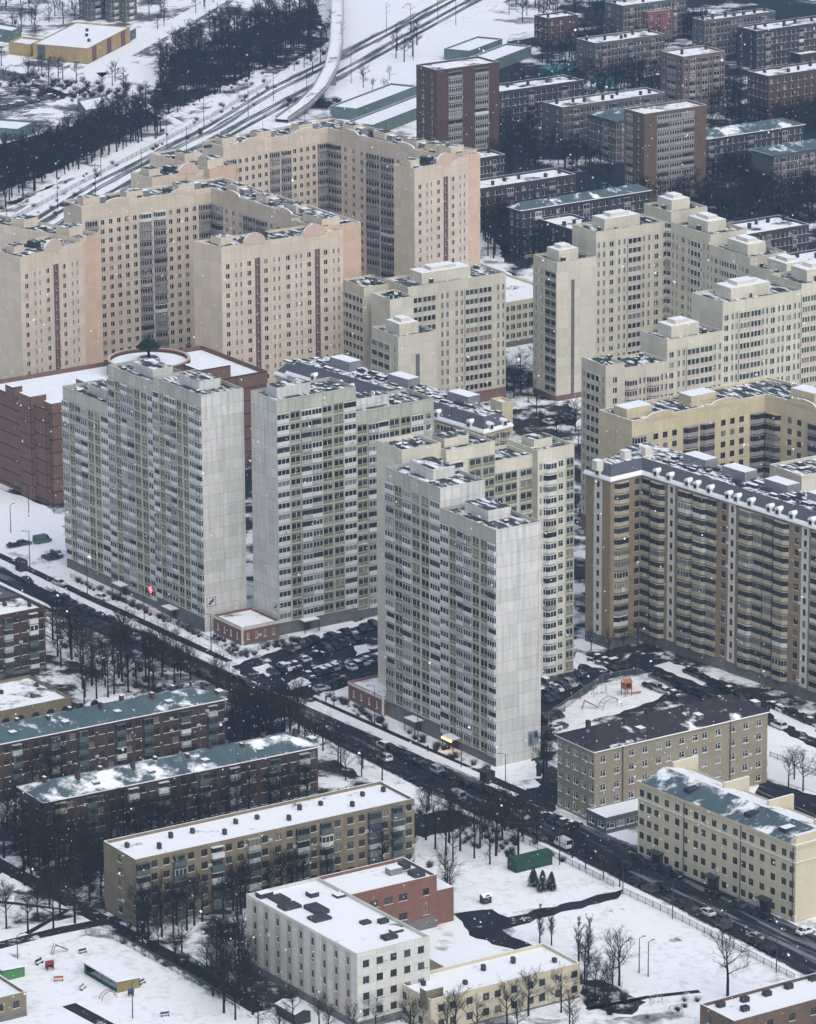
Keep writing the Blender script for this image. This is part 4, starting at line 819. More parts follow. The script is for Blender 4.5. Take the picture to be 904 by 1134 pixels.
porch_at(f3-A34*15.5-B34*.1, A34, 'entrance porch with an amber lit sign under the nearest grey tower', True)
porch_at(f3-A34*31-B34*.1, A34, 'unlit entrance porch near the left end of the nearest grey tower')
porch_at(ft-A34*14-B34*.1, A34, 'entrance porch under the right section of the wide left tower')
porch_at(ft-A34*38-B34*.1, A34, 'entrance porch under the middle section of the wide left tower')
porch_at(f2+B34*8-B34*0, B34, 'entrance porch facing the courtyard lot under the middle tower')

# ================================================================== rooftop tree on the drum of the mall
c, z = MALL; r = link('rooftop_tree', None, None, (*c, z)); tag(r, 'dark green umbrella-shaped tree standing in the round roof drum of the mall', 'tree')
g = Geo(); g.cone((0, 0, 0), (0, 0, 4.2), .5, .3, 'bark', 8)
for k in range(6): a = k*math.pi/3; g.cone((0, 0, 3), (2.0*math.cos(a), 2.0*math.sin(a), 4.8), .2, .08, 'bark', 5)
link('trunk', g.mesh('trunk'), r); g = Geo()
for _ in range(1500):
    a = rnd()*6.283; q = rnd()**.5*3.2; zz = 4.0+rnd()*2.6*(1-(q/3.4)**2); p = Vector((q*math.cos(a), q*math.sin(a), zz)); u = Vector((rnd()-.5, rnd()-.5, rnd()-.5)).normalized()*.28; v_ = u.orthogonal().normalized()*.16
    g.face([p-u, p+v_, p+u, p-v_], 'needle')
for k in range(20): g.cone((0, 0, 6+.1*k), (0, 0, 6.1+.1*k), .1, .09, 'bark', 4)
link('crown', g.mesh('crown'), r)

# ================================================================== trees
def twist(d, amt):
    a = d.orthogonal().normalized(); b = d.cross(a); t = rnd()*6.283
    return (d+(a*math.cos(t)+b*math.sin(t))*amt).normalized()
def make_tree(h, spread, style='round', twigs=1., wmul=1.):
    """a bare tree: trunk and limbs in one mesh, branches and twigs in the other"""
    T, K = Geo(), Geo(); tr = h*.016+.06; top = Vector((random.uniform(-.3, .3), random.uniform(-.3, .3), h*.62))
    b0 = Vector((0, 0, h*.26)); T.cone((0, 0, -.1), b0, tr, tr*.8, 'bark', 6, False); T.cone(b0, top, tr*.8, tr*.3, 'bark', 5)
    def blade(p, d, l, wd):
        s_ = d.orthogonal().normalized()*wd; s_ = Matrix.Rotation(rnd()*6.28, 3, d) @ s_; K.face([p-s_, p+s_, p+d*l], 'twig')
    nl = 9 if style == 'round' else 16
    for i in range(nl):
        t = (i+.6)/nl
        if style == 'round':
            st = b0.lerp(top, t**.9); az = i*2.4+rnd(); el = .45+.75*t+random.uniform(-.15, .15); l = spread*(1.02-.45*t)*random.uniform(.8, 1.15)
        else:
            st = Vector((0, 0, h*(.1+.75*t))); az = i*2.4; el = 1.25; l = h*.3*(1.05-t*.6)
        d = Vector((math.cos(az)*math.cos(el), math.sin(az)*math.cos(el), math.sin(el))); p = st; r = tr*.5*(1-.5*t); pts = [p]
        for k in range(4):
            d = twist(d, .22); d.z += .07; d.normalize(); q = p+d*l/4; T.cone(p, q, r, r*.72, 'bark', 4, False); r *= .72; p = q; pts.append(q)
        for k in range(int(9*twigs)):
            j = random.choice((1, 2, 2, 3, 3, 4)); s0 = pts[j-1].lerp(pts[j], rnd()); dd = twist(d, .85 if style == 'round' else .45); dd.z += .2; dd.normalize(); ll = l*random.uniform(.22, .5)
            e0 = s0+dd*ll; K.cone(s0, e0, .045*wmul, .02*wmul, 'twig', 3, False)
            for _ in range(int(7*twigs)):
                s1 = s0.lerp(e0, random.uniform(.2, 1)); d2 = twist(dd, .8); l2 = ll*random.uniform(.35, .7); blade(s1, d2, l2, .026*wmul)
                for _ in range(2): blade(s1+d2*l2*random.uniform(.3, .9), twist(d2, .8), l2*.6, .02*wmul)
    return T, K
VAR = []
for i in range(6):
    T, K = make_tree(random.uniform(12, 16.5), random.uniform(5.2, 7.4), twigs=1.0, wmul=.92); VAR.append((T.mesh('trunk'), K.mesh('crown')))
POP = []
for i in range(2):
    T, K = make_tree(11, 2, 'poplar', .8); POP.append((T.mesh('trunk'), K.mesh('crown')))
LOWV = [make_tree(random.uniform(10, 14), random.uniform(4.2, 5.6), twigs=.62, wmul=1.9) for _ in range(4)]
BUSH = []
for i in range(3):
    g = Geo()
    for _ in range(110):
        a = rnd()*6.28; q = rnd()*.5; p = Vector((q*math.cos(a), q*math.sin(a), 0)); d = Vector((math.cos(a)*rnd(), math.sin(a)*rnd(), 1.1)).normalized(); l = random.uniform(.8, 1.9); s_ = d.orthogonal().normalized()*.035; g.face([p-s_, p+s_, p+d*l], 'twig_red')
        e = p+d*l*.6; d2 = twist(d, .9); g.face([e-s_*.8, e+s_*.8, e+d2*l*.6], 'twig_red')
    BUSH.append(g)
ORD = ['first', 'second', 'third', 'fourth', 'fifth', 'sixth', 'seventh', 'eighth', 'ninth', 'tenth', 'eleventh', 'twelfth', 'thirteenth', 'fourteenth', 'fifteenth', 'sixteenth', 'seventeenth', 'eighteenth', 'nineteenth', 'twentieth']
def blocked(p, m=1.6, roads=True):
    for P in FOOT:
        xs = [q[0] for q in P]; ys = [q[1] for q in P]
        if min(xs)-m < p.x < max(xs)+m and min(ys)-m < p.y < max(ys)+m:
            Q = inset(P, -m)
            if inside(p, Q): return True
    return roads and any(inside(p, P) for P in ROADS)
def pxof(p, z=0):
    z -= HC; dep = p.y*math.cos(TH)-z*math.sin(TH); u = p.y*math.sin(TH)+z*math.cos(TH); a = p.x/dep*F; b = -u/dep*F
    return (a*math.cos(RO)+b*math.sin(RO)+452, -a*math.sin(RO)+b*math.cos(RO)+567)
# each grove: outline in the photograph, number of trees, size, what it stands by, spacing
GROVES = [
 ([(22, 935), (60, 945), (118, 965), (118, 1006), (60, 985), (20, 965)], 22, 1., 'before the left end of the patchy teal roof', 3),
 ([(60, 925), (330, 868), (345, 900), (118, 950)], 44, .95, 'between the patchy teal roof and the ochre block', 2.4),
 ([(150, 1012), (300, 985), (450, 945), (462, 962), (365, 985), (260, 1015), (160, 1045)], 46, .85, 'in front of the ochre block with green balconies', 2.6),
 ([(0, 905), (20, 900), (22, 950), (0, 955)], 5, 1., 'at the left edge beside the patchy teal roof', 3.5),
 ([(0, 868), (120, 845), (250, 822), (330, 808), (335, 822), (20, 890), (0, 885)], 44, .95, 'between the two dark brick teal-roofed blocks', 2.4),
 ([(85, 762), (130, 728), (185, 745), (215, 765), (150, 772), (90, 790)], 24, .9, 'in the dark clump behind the upper teal roof', 2.4),
 ([(52, 705), (75, 715), (110, 725), (90, 750), (52, 745)], 8, .9, 'beside the dark brick block cut by the left edge', 3.5),
 ([(120, 705), (240, 765), (270, 790), (240, 775), (140, 725)], 7, .75, 'on the strip below the pavement by the road', 4),
 ([(255, 800), (300, 815), (345, 825), (350, 850), (255, 815)], 9, .85, 'at the right ends of the teal-roofed blocks', 4),
 ([(355, 830), (400, 850), (430, 868), (380, 868)], 7, .7, 'behind the right end of the ochre block', 4),
 ([(465, 895), (540, 905), (600, 935), (560, 960), (500, 955), (468, 935)], 24, .8, 'in the snowy park below the junction', 4),
 ([(560, 880), (600, 905), (590, 925), (540, 900)], 6, .85, 'at the junction beside the park', 5),
 ([(245, 1050), (272, 1035), (272, 1110), (300, 1134), (250, 1134), (225, 1085)], 20, .8, 'left of the white panel school', 3.5),
 ([(275, 1134), (390, 1134), (470, 1134), (500, 1160), (280, 1165)], 9, .6, 'before the white panel school at the bottom', 4),
 ([(485, 1128), (600, 1112), (660, 1100), (690, 1120), (640, 1150), (490, 1160)], 10, .75, 'in front of the low cream school annex', 5),
 ([(645, 1085), (690, 1095), (690, 1125), (650, 1115)], 5, .7, 'right of the low cream school annex', 4),
 ([(150, 1025), (190, 1050), (240, 1075), (270, 1100), (262, 1110), (190, 1068), (140, 1035)], 9, .7, 'along the dark path beside the kindergarten fence', 4),
 ([(0, 1010), (55, 1005), (100, 1028), (50, 1040), (0, 1045)], 8, .8, 'on the lawn above the kindergarten at the left edge', 5),
 ([(495, 968), (500, 1005), (488, 1005), (488, 985)], 4, .6, 'against the right side of the orange brick wing', 3),
 ([(612, 925), (655, 945), (700, 968), (690, 985), (640, 960)], 4, .6, 'by the fence across the road from the beige office', 5),
 ([(600, 830), (608, 850), (606, 875), (596, 870)], 3, .7, 'between the nearest grey tower and the beige office', 3),
 ([(640, 715), (720, 705), (735, 712), (650, 735)], 4, .5, 'at the foot of the brown mansard block', 4),
 ([(560, 405), (600, 395), (605, 440), (575, 450), (562, 440)], 8, .7, 'between the pale towers above the mansard roofs', 4),
 ([(560, 455), (640, 445), (645, 500), (600, 490)], 6, .5, 'on the court behind the cream panel tower', 5),
 ([(880, 855), (930, 880), (900, 900), (870, 880)], 5, .6, 'on the snowy court behind the stucco building', 4),
 ([(530, 235), (600, 255), (640, 290), (610, 300), (540, 285)], 60, 1., 'in the dark grove right of the orange end wall', 2.3),
 ([(560, 105), (640, 90), (700, 85), (735, 110), (640, 135), (560, 175)], 80, .9, 'between the far low snow-roofed blocks', 2.3),
 ([(535, 140), (640, 175), (680, 205), (640, 190), (560, 205), (530, 195)], 60, .9, 'above the far low teal-roofed block', 2.3),
 ([(720, 200), (820, 195), (904, 215), (930, 250), (880, 245), (800, 245), (730, 232)], 110, .95, 'in the dark grove behind the cream blocks', 2.3),
 ([(785, 155), (830, 170), (850, 205), (800, 200), (780, 185)], 45, .85, 'left of the far slate-roofed grey block', 2.3),
 ([(560, 235), (650, 262), (700, 240), (720, 225), (700, 232), (620, 245)], 45, .9, 'below the far frosted teal roof', 2.3),
 ([(640, 50), (740, 55), (735, 100), (650, 90), (600, 70)], 70, .9, 'around the far snow-roofed slabs', 2.3),
 ([(740, 35), (830, 70), (904, 70), (930, 45), (830, 45), (760, 30)], 70, .9, 'around the far top right blocks', 2.3),
 ([(785, 75), (822, 110), (822, 140), (790, 132), (775, 110)], 40, .9, 'between the pink and reddish brick blocks', 2.3),
 ([(820, 130), (904, 122), (930, 130), (930, 150), (860, 152)], 40, .9, 'below the reddish brick block at the right edge', 2.3),
 ([(560, 20), (640, 40), (690, 30), (740, 15), (700, 5), (560, 5)], 50, .8, 'near the red and pink houses by the top edge', 2.3),
 ([(430, 60), (465, 40), (475, 55), (445, 80)], 5, 1.0, 'on the snow left of the far red brick tower', 4),
 ([(395, 95), (430, 80), (440, 95), (400, 112)], 5, .6, 'by the green-walled garages', 4),
 ([(180, 70), (230, 38), (350, 5), (352, 45), (300, 78), (190, 128), (172, 112)], 240, 1.0, 'in the dark wood above the railway', 2.1),
 ([(-20, 190), (60, 165), (150, 128), (185, 145), (60, 200), (-20, 245)], 215, 1.0, 'in the dark wood left of the railway', 2.0),
 ([(-10, 70), (60, 80), (150, 90), (165, 110), (100, 105), (0, 95)], 22, .7, 'below the yellow warehouse', 4),
 ([(-10, 0), (80, 5), (85, 28), (30, 40), (-10, 40)], 20, .8, 'in the top left corner', 4),
 ([(150, 20), (200, 5), (270, -10), (200, 25), (160, 40)], 10, .7, 'along the snowy street at the top left', 4),
 ([(340, 92), (362, 60), (368, 30), (355, 35), (330, 85)], 10, .7, 'left of the curved overpass', 3.5),
 ([(110, 395), (200, 385), (210, 400), (120, 410)], 8, .6, 'between the peach blocks and the mall', 4),
 ([(276, 425), (300, 430), (300, 620), (274, 600)], 10, .5, 'in the gap between the left and middle grey towers', 4),
]
SPOTS = []
for gi, (poly, n_, sc, where, gap) in enumerate(GROVES):
    P = [at(*p) for p in poly]; xs = [p.x for p in P]; ys = [p.y for p in P]; got = []
    for _ in range(n_*60):
        if len(got) >= n_: break
        q = Vector((random.uniform(min(xs), max(xs)), random.uniform(min(ys), max(ys))))
        if inside(q, P) and not blocked(q) and all((q-o_).length > gap for o_ in got): got.append(q)
    for q in got: SPOTS.append((q.length, gi, q, sc*random.uniform(.8, 1.15)))
SPOTS.sort(key=lambda t: t[0])
IND, REST = SPOTS[:285], SPOTS[285:]
for gi in range(len(GROVES)):
    L = sorted([t for t in IND if t[1] == gi], key=lambda t: pxof(t[2])[0])
    for k, (_, _, q, sc) in enumerate(L):
        r = link('bare_tree', None, None, (q.x, q.y, 0), rnd()*6.28); r.scale = (sc,)*3
        where = GROVES[gi][3]; lab = 'bare dark tree '+where if len(L) > 20 else ORD[k]+' bare tree from left '+where
        if len(L) == 1: lab = 'lone bare tree '+where
        tag(r, lab, 'tree', 'bare trees '+where); a, b_ = random.choice(VAR); link('trunk', a, r); link('crown', b_, r)
g = Geo()
for _, gi, q, sc in REST:
    T, K = random.choice(LOWV); a = rnd()*6.28; g.add(T, (q.x, q.y, 0), a, sc); g.add(K, (q.x, q.y, 0), a, sc)
tag(link('distant_trees', g.mesh('distant_trees')), 'mass of distant bare trees filling the far woods and yards', 'trees', None, 'stuff')
def one_tree(px, var, sc, label, group=None, name='bare_tree'):
    q = at(*px); r = link(name, None, None, (q.x, q.y, 0), rnd()*6.28); r.scale = (sc,)*3; tag(r, label, 'tree', group); link('trunk', var[0], r); link('crown', var[1], r)
one_tree((686, 1092), VAR[1], 1.05, 'lone round-crowned bare tree in the middle of the snowy school field')
one_tree((806, 1105), VAR[3], 1.05, 'large spreading bare tree beside the low brown corner building')
for k, (px, lab) in enumerate((((598, 1045), 'left of a pair of narrow bare poplars by the school yard'), ((611, 1047), 'right of a pair of narrow bare poplars by the school yard'), ((641, 1068), 'narrow bare poplar behind the left of the low annex'), ((652, 1066), 'narrow bare poplar standing just right of another behind the annex'))):
    one_tree(px, POP[k % 2], .8 if k < 2 else .95, lab, 'bare poplars on the school grounds', 'poplar')
def conifer(px, h, label):
    q = at(*px); r = link('conifer', None, None, (q.x, q.y, 0), rnd()*6); tag(r, label, 'tree', 'dark conifers in the park'); g = Geo(); g.cone((0, 0, 0), (0, 0, h*.95), .14, .03, 'bark', 5); link('trunk', g.mesh('trunk'), r); g = Geo()
    for _ in range(900):
        t = rnd()**.8; a = rnd()*6.28; rr = (1-t**1.6)*h*.30*(.45+.55*rnd())*(1+.25*math.sin(3*a+px[0]))+.08; p = Vector((rr*math.cos(a), rr*math.sin(a), .25+t*h*.95)); d = Vector((math.cos(a), math.sin(a), -.45)).normalized(); s_ = d.cross(Vector((0, 0, 1))).normalized()*.11; g.face([p-d*.3-s_, p-d*.3+s_, p+d*.25+s_*.3, p+d*.25-s_*.3], 'needle')
    link('crown', g.mesh('crown'), r)
for px, h, lab in (((591, 982), 4.2, 'leftmost dark conifer of the park trio'), ((601, 987), 4.6, 'middle dark conifer of the park trio'), ((611, 986), 4.0, 'rightmost dark conifer of the park trio')): conifer(px, h, lab)
# hedges and undergrowth nobody could count
g = Geo()
def shrubs(px, n_, wd, s0=.5, s1=1.):
    P = [at(*p) for p in px]
    for _ in range(n_):
        i = random.randrange(len(P)-1); q = P[i].lerp(P[i+1], rnd())+Vector((random.uniform(-wd, wd), random.uniform(-wd, wd)))
        if not blocked(q, .5): g.add(random.choice(BUSH), (q.x, q.y, 0), rnd()*6, random.uniform(s0, s1))
shrubs([(80, 642), (230, 708)], 60, 1.2); shrubs([(238, 705), (265, 728), (330, 708)], 40, 1.5); shrubs([(350, 765), (430, 805), (540, 856)], 60, 1.6); shrubs([(130, 1030), (260, 1100)], 90, 3); shrubs([(470, 900), (600, 950)], 60, 6)
shrubs([(50, 700), (150, 745), (250, 790)], 90, 6); shrubs([(10, 960), (100, 985)], 60, 6); shrubs([(300, 1010), (460, 960)], 80, 5); shrubs([(770, 1110), (720, 1134)], 6, 4, .5, .9); shrubs([(650, 1100), (690, 1120)], 18, 4, .6, 1.1)
shrubs([(-10, 260), (110, 190), (235, 128), (300, 92)], 60, 9, .5, 1.1); shrubs([(170, 120), (350, 50)], 80, 10, .6, 1.2); shrubs([(330, 115), (380, 118)], 60, 7, .7, 1.4); shrubs([(0, 90), (150, 110)], 120, 14, .8, 1.6); shrubs([(560, 260), (640, 150), (760, 60)], 200, 20, .8, 1.6); shrubs([(730, 220), (900, 235)], 150, 14, .8, 1.6)
tag(link('undergrowth', g.mesh('undergrowth')), 'leafless shrubs and hedges along the verges and under the trees', 'shrubs', None, 'stuff')

# ================================================================== cars
for nm, c_ in (('black', (.010, .011, .013)), ('graphite', (.045, .05, .055)), ('silver', (.34, .35, .36)), ('white', (.66, .67, .68)), ('navy', (.015, .022, .05)), ('maroon', (.09, .015, .015)), ('yellow', (.6, .36, .03)), ('green', (.06, .12, .09))):
    mat('paint_'+nm, c_, tuple(x*.9 for x in c_), .5, rough=.3, spec=.5)
CARM = {}
def car_meshes(kind, colour):
    key = (kind, colour)
    if key in CARM: return CARM[key]
    m = 'paint_'+colour
    if kind == 'van': st = [(-2.5, .86, .45, 1.15), (-2.35, .93, .3, 1.2), (1.55, .93, .3, 1.2), (2.2, .9, .3, 1.0), (2.45, .8, .42, .85)]; cab = (-2.4, 1.75, -2.3, 1.15, 2.15, .92, .8)
    elif kind == 'suv': st = [(-2.25, .8, .5, 1.0), (-2.1, .92, .36, 1.1), (.85, .93, .36, 1.08), (1.95, .9, .36, 1.0), (2.25, .78, .48, .78)]; cab = (-2.1, 1.15, -1.8, .45, 1.74, .86, .7)
    else: st = [(-2.2, .76, .45, .86), (-2.05, .86, .3, .96), (-1.35, .88, .28, .98), (.9, .88, .28, .93), (1.95, .85, .3, .8), (2.2, .72, .4, .66)]; cab = (-1.75, 1.1, -1.15, .25, 1.43, .8, .63)
    B = Geo(); R = []
    for x, hw_, z0, z1 in st: R.append([(x, -hw_, z0), (x, hw_, z0), (x, hw_, (z0+z1)*.55), (x, hw_*.9, z1), (x, -hw_*.9, z1), (x, -hw_, (z0+z1)*.55)])
    for a, b_ in zip(R[:-1], R[1:]):
        for k in range(6): B.face([a[k], b_[k], b_[(k+1) % 6], a[(k+1) % 6]], m)
    B.face(R[0][::-1], m); B.face(R[-1], m)
    x0, x1, t0, t1, zt, w0, w1 = cab; zb = st[2][3]-.03
    bt = [(x0, -w0, zb), (x1, -w0, zb), (x1, w0, zb), (x0, w0, zb)]; tp = [(t0, -w1, zt), (t1, -w1, zt), (t1, w1, zt), (t0, w1, zt)]
    Wn = Geo()
    for k in range(4): Wn.face([bt[k], bt[(k+1) % 4], tp[(k+1) % 4], tp[k]], 'glass_dark')
    B.face([(x, y, z+.015) for x, y, z in tp], m)
    for x, y in ((t0, -w1), (t1, -w1), (t1, w1), (t0, w1)):
        k = tp.index((x, y, zt)); B.cone(bt[k], tp[k], .05, .05, m, 4)
    if kind == 'van': B.box(t0, t1-.5, -w1-.1, w1+.1, zb, zt, m)
    Hd = Geo(); 
    for y in (-.58, .4): Hd.box(st[-1][0]-.12, st[-1][0]+.02, y, y+.2, .55, .68, 'frame_white')
    Wh = Geo(); n = 12
    for k in range(n):
        a0, a1 = 6.2832*k/n, 6.2832*(k+1)/n; p = lambda a, y: (.33*math.cos(a), y, .33+.33*math.sin(a)); Wh.face([p(a0, -.1), p(a1, -.1), p(a1, .1), p(a0, .1)], 'metal_dark')
    for y in (-.1, .1): Wh.face([(.33*math.cos(6.2832*k/n), y, .33+.33*math.sin(6.2832*k/n)) for k in range(n)], 'metal_dark'); Wh.face([(.2*math.cos(6.2832*k/n), y*1.05, .33+.2*math.sin(6.2832*k/n)) for k in range(n)], 'metal_grey')
    Sn = Geo(); Sn.box(t0+.05, t1-.05, -w1+.05, w1-.05, zt+.01, zt+.09, 'snow'); Sn.box(x1+.15, st[-2][0]-.15, -.6, .6, st[-2][3]-.02, st[-2][3]+.16, 'snow')
    CARM[key] = (B.mesh('body'), Wn.mesh('window'), Hd.mesh('headlight'), Wh.mesh('wheel'), Sn.mesh('snow_cover')); return CARM[key]
NCAR = [0]
KW = {'saloon': 'saloon car', 'suv': 'tall car', 'van': 'van'}
def car(q, ang, kind, colour, label, group, snow=False, parts=True):
    r = link('car' if kind != 'van' else 'van', None, None, (q.x, q.y, .03), ang); tag(r, label, 'car' if kind != 'van' else 'van', group); M_ = car_meshes(kind, colour)
    link('body', M_[0], r); link('window', M_[1], r)
    if parts:
        link('headlight', M_[2], r)
        for x in (-1.35, 1.35):
            for y in (-.8, .8): link('wheel', M_[3], r, (x, y, 0))
    if snow: link('snow_cover', M_[4], r)
    NCAR[0] += 1
DARK = ['black']*5+['graphite']*3+['navy']*2+['silver']+['white']
def row(a, b_, n_, ang, where, cols=None, snow=.35, parts=True, jit=.25, skip=.0):
    A, B = at(*a), at(*b_); K = [k for k in range(n_) if rnd() >= skip]; out = []
    for j, k in enumerate(K):
        q = A.lerp(B, (k+.5)/n_)+Vector((random.uniform(-jit, jit), random.uniform(-jit, jit)))
        c_ = cols[j % len(cols)] if cols else random.choice(DARK); kd = random.choice(['saloon', 'saloon', 'suv']); s_ = rnd() < snow
        out.append((q, ang+random.uniform(-.04, .04)+(math.pi if rnd() < .5 else 0), kd, c_, s_))
    for j, (q, an, kd, c_, s_) in enumerate(out):
        nm = {'graphite': 'dark grey'}.get(c_, c_); od = ORD[j] if j < 20 else 'later'
        car(q, an, kd, c_, '%s %s, %s from left %s' % (nm, KW[kd], od, where), 'cars '+where, s_, parts)
row((58, 660), (186, 720), 13, G1, 'along the kerb below the left tower', ['black', 'black', 'graphite', 'black', 'navy'], .1)
row((256, 752), (300, 773), 4, G1, 'parked by the kerb at the courtyard entrance', ['black', 'black', 'graphite'], 0)
row((408, 822), (500, 864), 9, G1, 'along the kerb below the nearest tower', ['graphite', 'silver', 'black', 'black', 'graphite', 'black'], .1)
row((316, 722), (350, 710), 5, G1, 'in the front row beside the brick annex', None, .2)
row((362, 709), (418, 694), 7, G1, 'in the row along the middle tower')
row((322, 738), (356, 726), 4, G2, 'in the second row of the courtyard lot')
row((358, 722), (396, 709), 5, G1, 'in the third row of the courtyard lot')
row((338, 752), (380, 738), 6, G1, 'in the near row of the courtyard lot')
row((384, 742), (418, 731), 5, G1, 'in the row beside the nearest tower', ['white', 'black', 'silver', 'black', 'graphite'])
row((352, 766), (376, 757), 3, G2, 'at the lot edge above the low annex', ['silver', 'black', 'black'])
row((602, 760), (640, 748), 6, G1, 'behind the nearest tower beside the playground', None, .2)
row((604, 778), (614, 773), 2, G1, 'on the lane behind the nearest tower')
row((602, 812), (622, 806), 3, G2, 'parked left above the beige office', None, .3)
row((724, 750), (792, 778), 11, G1, 'under the brown mansard block', ['black', 'black', 'graphite', 'navy'], .05)
row((716, 760), (752, 773), 4, G1, 'parked beside the playground path', ['black', 'silver', 'silver', 'graphite'])
row((852, 782), (912, 808), 9, G1, 'in the row right of the beige office', None, .1)
row((852, 802), (866, 808), 2, G1, 'on the court above the snowy field')
row((655, 730), (690, 742), 4, G2, 'at the corner of the brown mansard block', ['black', 'graphite'])
row((2, 122), (60, 108), 9, G2, 'in the far car park at the left edge', None, .3, False)
row((-5, 112), (40, 100), 7, G2, 'in the upper row of the far car park', None, .3, False)
row((12, 607), (30, 603), 2, G2, 'beside the snowfield at the left edge', ['black', 'graphite'])
row((50, 620), (66, 616), 3, G1, 'by the left foot of the wide left tower', ['black', 'black', 'graphite'])
row((604, 470), (640, 462), 5, G1, 'on the court above the cream panel tower', None, .4, False)
row((566, 424), (600, 416), 5, G1, 'on the dark court between the pale towers', None, .2, False)
row((600, 905), (640, 918), 4, G2, 'in front of the beige office', ['black', 'black', 'graphite'])
row((62, 678), (288, 780), 20, G1, 'along the lower kerb by the pavement', ['black', 'graphite', 'black', 'navy', 'black'], .1)
row((470, 874), (604, 932), 11, G1, 'along the lower kerb by the park', ['black', 'graphite', 'black'], .1)
row((508, 868), (560, 884), 4, G1, 'near the kiosk on the corner', ['black', 'graphite'], .0)
row((700, 950), (870, 1028), 12, G1, 'before the cream stucco building', ['black', 'graphite', 'navy', 'black'], .1, True, .25, .3)
row((696, 975), (860, 1058), 10, G1, 'along the school field railing', ['black', 'graphite', 'black'], .1, True, .25, .3)
row((602, 771), (640, 757), 6, G1, 'in the second row behind the nearest tower', None, .2)
row((600, 800), (620, 792), 3, G1, 'in the third row behind the nearest tower', None, .2)
row((300, 748), (330, 738), 5, G1, 'in the left bay of the courtyard lot', None, .3)
row((400, 762), (428, 752), 4, G1, 'just left of the nearest tower foot', None, .2)
row((760, 745), (850, 786), 10, G1, 'in the outer row under the brown mansard block', ['black', 'graphite', 'black'], .05)
MV = [((120, 697), 'saloon', 'graphite'), ((150, 708), 'saloon', 'silver'), ((163, 716), 'saloon', 'white'), ((178, 727), 'suv', 'black'), ((204, 739), 'saloon', 'yellow'), ((226, 750), 'suv', 'maroon'), ((282, 778), 'saloon', 'silver'), ((318, 792), 'suv', 'black'), ((352, 806), 'saloon', 'graphite'), ((396, 832), 'saloon', 'graphite'), ((426, 842), 'suv', 'white'), ((452, 862), 'saloon', 'black'), ((506, 885), 'van', 'silver'), ((578, 906), 'saloon', 'white'), ((624, 938), 'van', 'white'), ((660, 950), 'saloon', 'black'), ((690, 962), 'suv', 'black'), ((735, 985), 'saloon', 'black'), ((783, 1013), 'saloon', 'white'), ((802, 1021), 'saloon', 'graphite'), ((836, 1040), 'saloon', 'silver'), ((80, 680), 'saloon', 'black'), ((30, 645), 'saloon', 'black'), ((60, 667), 'suv', 'graphite')]
for k, (px, kd, c_) in enumerate(sorted(MV)):
    nm = {'graphite': 'dark grey'}.get(c_, c_); od = (ORD+['twenty-first', 'twenty-second', 'twenty-third', 'twenty-fourth', 'twenty-fifth'])[k]
    car(at(*px), G1+(math.pi if k % 2 else 0), kd, c_, '%s %s driving on the main road, %s from left' % (nm, KW[kd], od), 'traffic on the main road')
car(at(47, 601), G2, 'van', 'green', 'green van at the edge of the snowfield left of the towers', None)
car(at(893, 1034), G2, 'saloon', 'white', 'white car parked round the right corner of the cream stucco building', None, True)
car(at(113, 664), G1+.3, 'saloon', 'white', 'snowy white car standing in the front garden of the left tower', None, True)
car(at(66, 648), G1+.2, 'saloon', 'silver', 'silver car at the left end of the front garden path', None, True)

# ================================================================== lamps, masts, fences, bridge
def poles(name, label, cat, group, px, h, arm, ang, masts=False):
    g = Geo(); g.cone((0, 0, 0), (0, 0, h), .13, .08, 'metal_dark', 6); P_ = g.mesh('pole'); g = Geo()
    if masts:
        g.cone((0, 0, h*.82), (arm, 0, h*.86), .07, .05, 'metal_dark', 4); g.cone((0, 0, h*.66), (arm, 0, h*.70), .06, .05, 'metal_dark', 4); g.cone((0, 0, h*.95), (arm, 0, h*.86), .04, .04, 'metal_dark', 4)
    else:
        g.cone((0, 0, h), (arm, 0, h+.5), .07, .05, 'metal_dark', 5); g.box(arm-.35, arm+.4, -.15, .15, h+.42, h+.58, 'metal_grey', 'metal_grey', True)
    A_ = g.mesh('arm')
    for k, p in enumerate(sorted(px)):
        q = at(*p); r = link(name, None, None, (q.x, q.y, 0), ang); tag(r, label % (ORD[k] if k < 20 else 'twenty-first'), cat, group); link('pole', P_, r); link('arm' if not masts else 'bracket', A_, r)
poles('street_lamp', 'thin grey street lamp above the footpath, %s from the left along the road', 'street lamp', 'street lamps along the main road', [(33, 628), (97, 660), (160, 690), (234, 722), (300, 776), (370, 782), (415, 803), (463, 826), (511, 850), (560, 880)], 9.5, 1.8, G2+math.pi)
poles('street_lamp', 'thin grey lamp across the road by the park fence, %s from the left', 'street lamp', 'street lamps along the park fence', [(580, 932), (620, 958), (690, 990), (745, 1018), (800, 1046), (860, 1078)], 8.5, 1.8, G2)
poles('lamp_post', 'slim grounds lamp on the snow, %s from the left', 'lamp post', 'lamp posts on the snowy grounds', [(20, 1075), (147, 1128), (32, 572), (12, 590), (708, 1078), (718, 1082)], 7.5, .9, 0)
poles('railway_mast', 'grey railway mast with overhead bracket, %s from the left along the tracks', 'railway mast', 'catenary masts along the railway', [(8, 262), (30, 285), (64, 232), (106, 222), (112, 196), (157, 204), (185, 165), (207, 180), (226, 143), (275, 128), (303, 112), (326, 78), (340, 117), (378, 58), (389, 92), (428, 38), (455, 40), (458, 66), (485, 22), (505, 28), (430, 62)][:20], 13, 4., G2+.5, True)
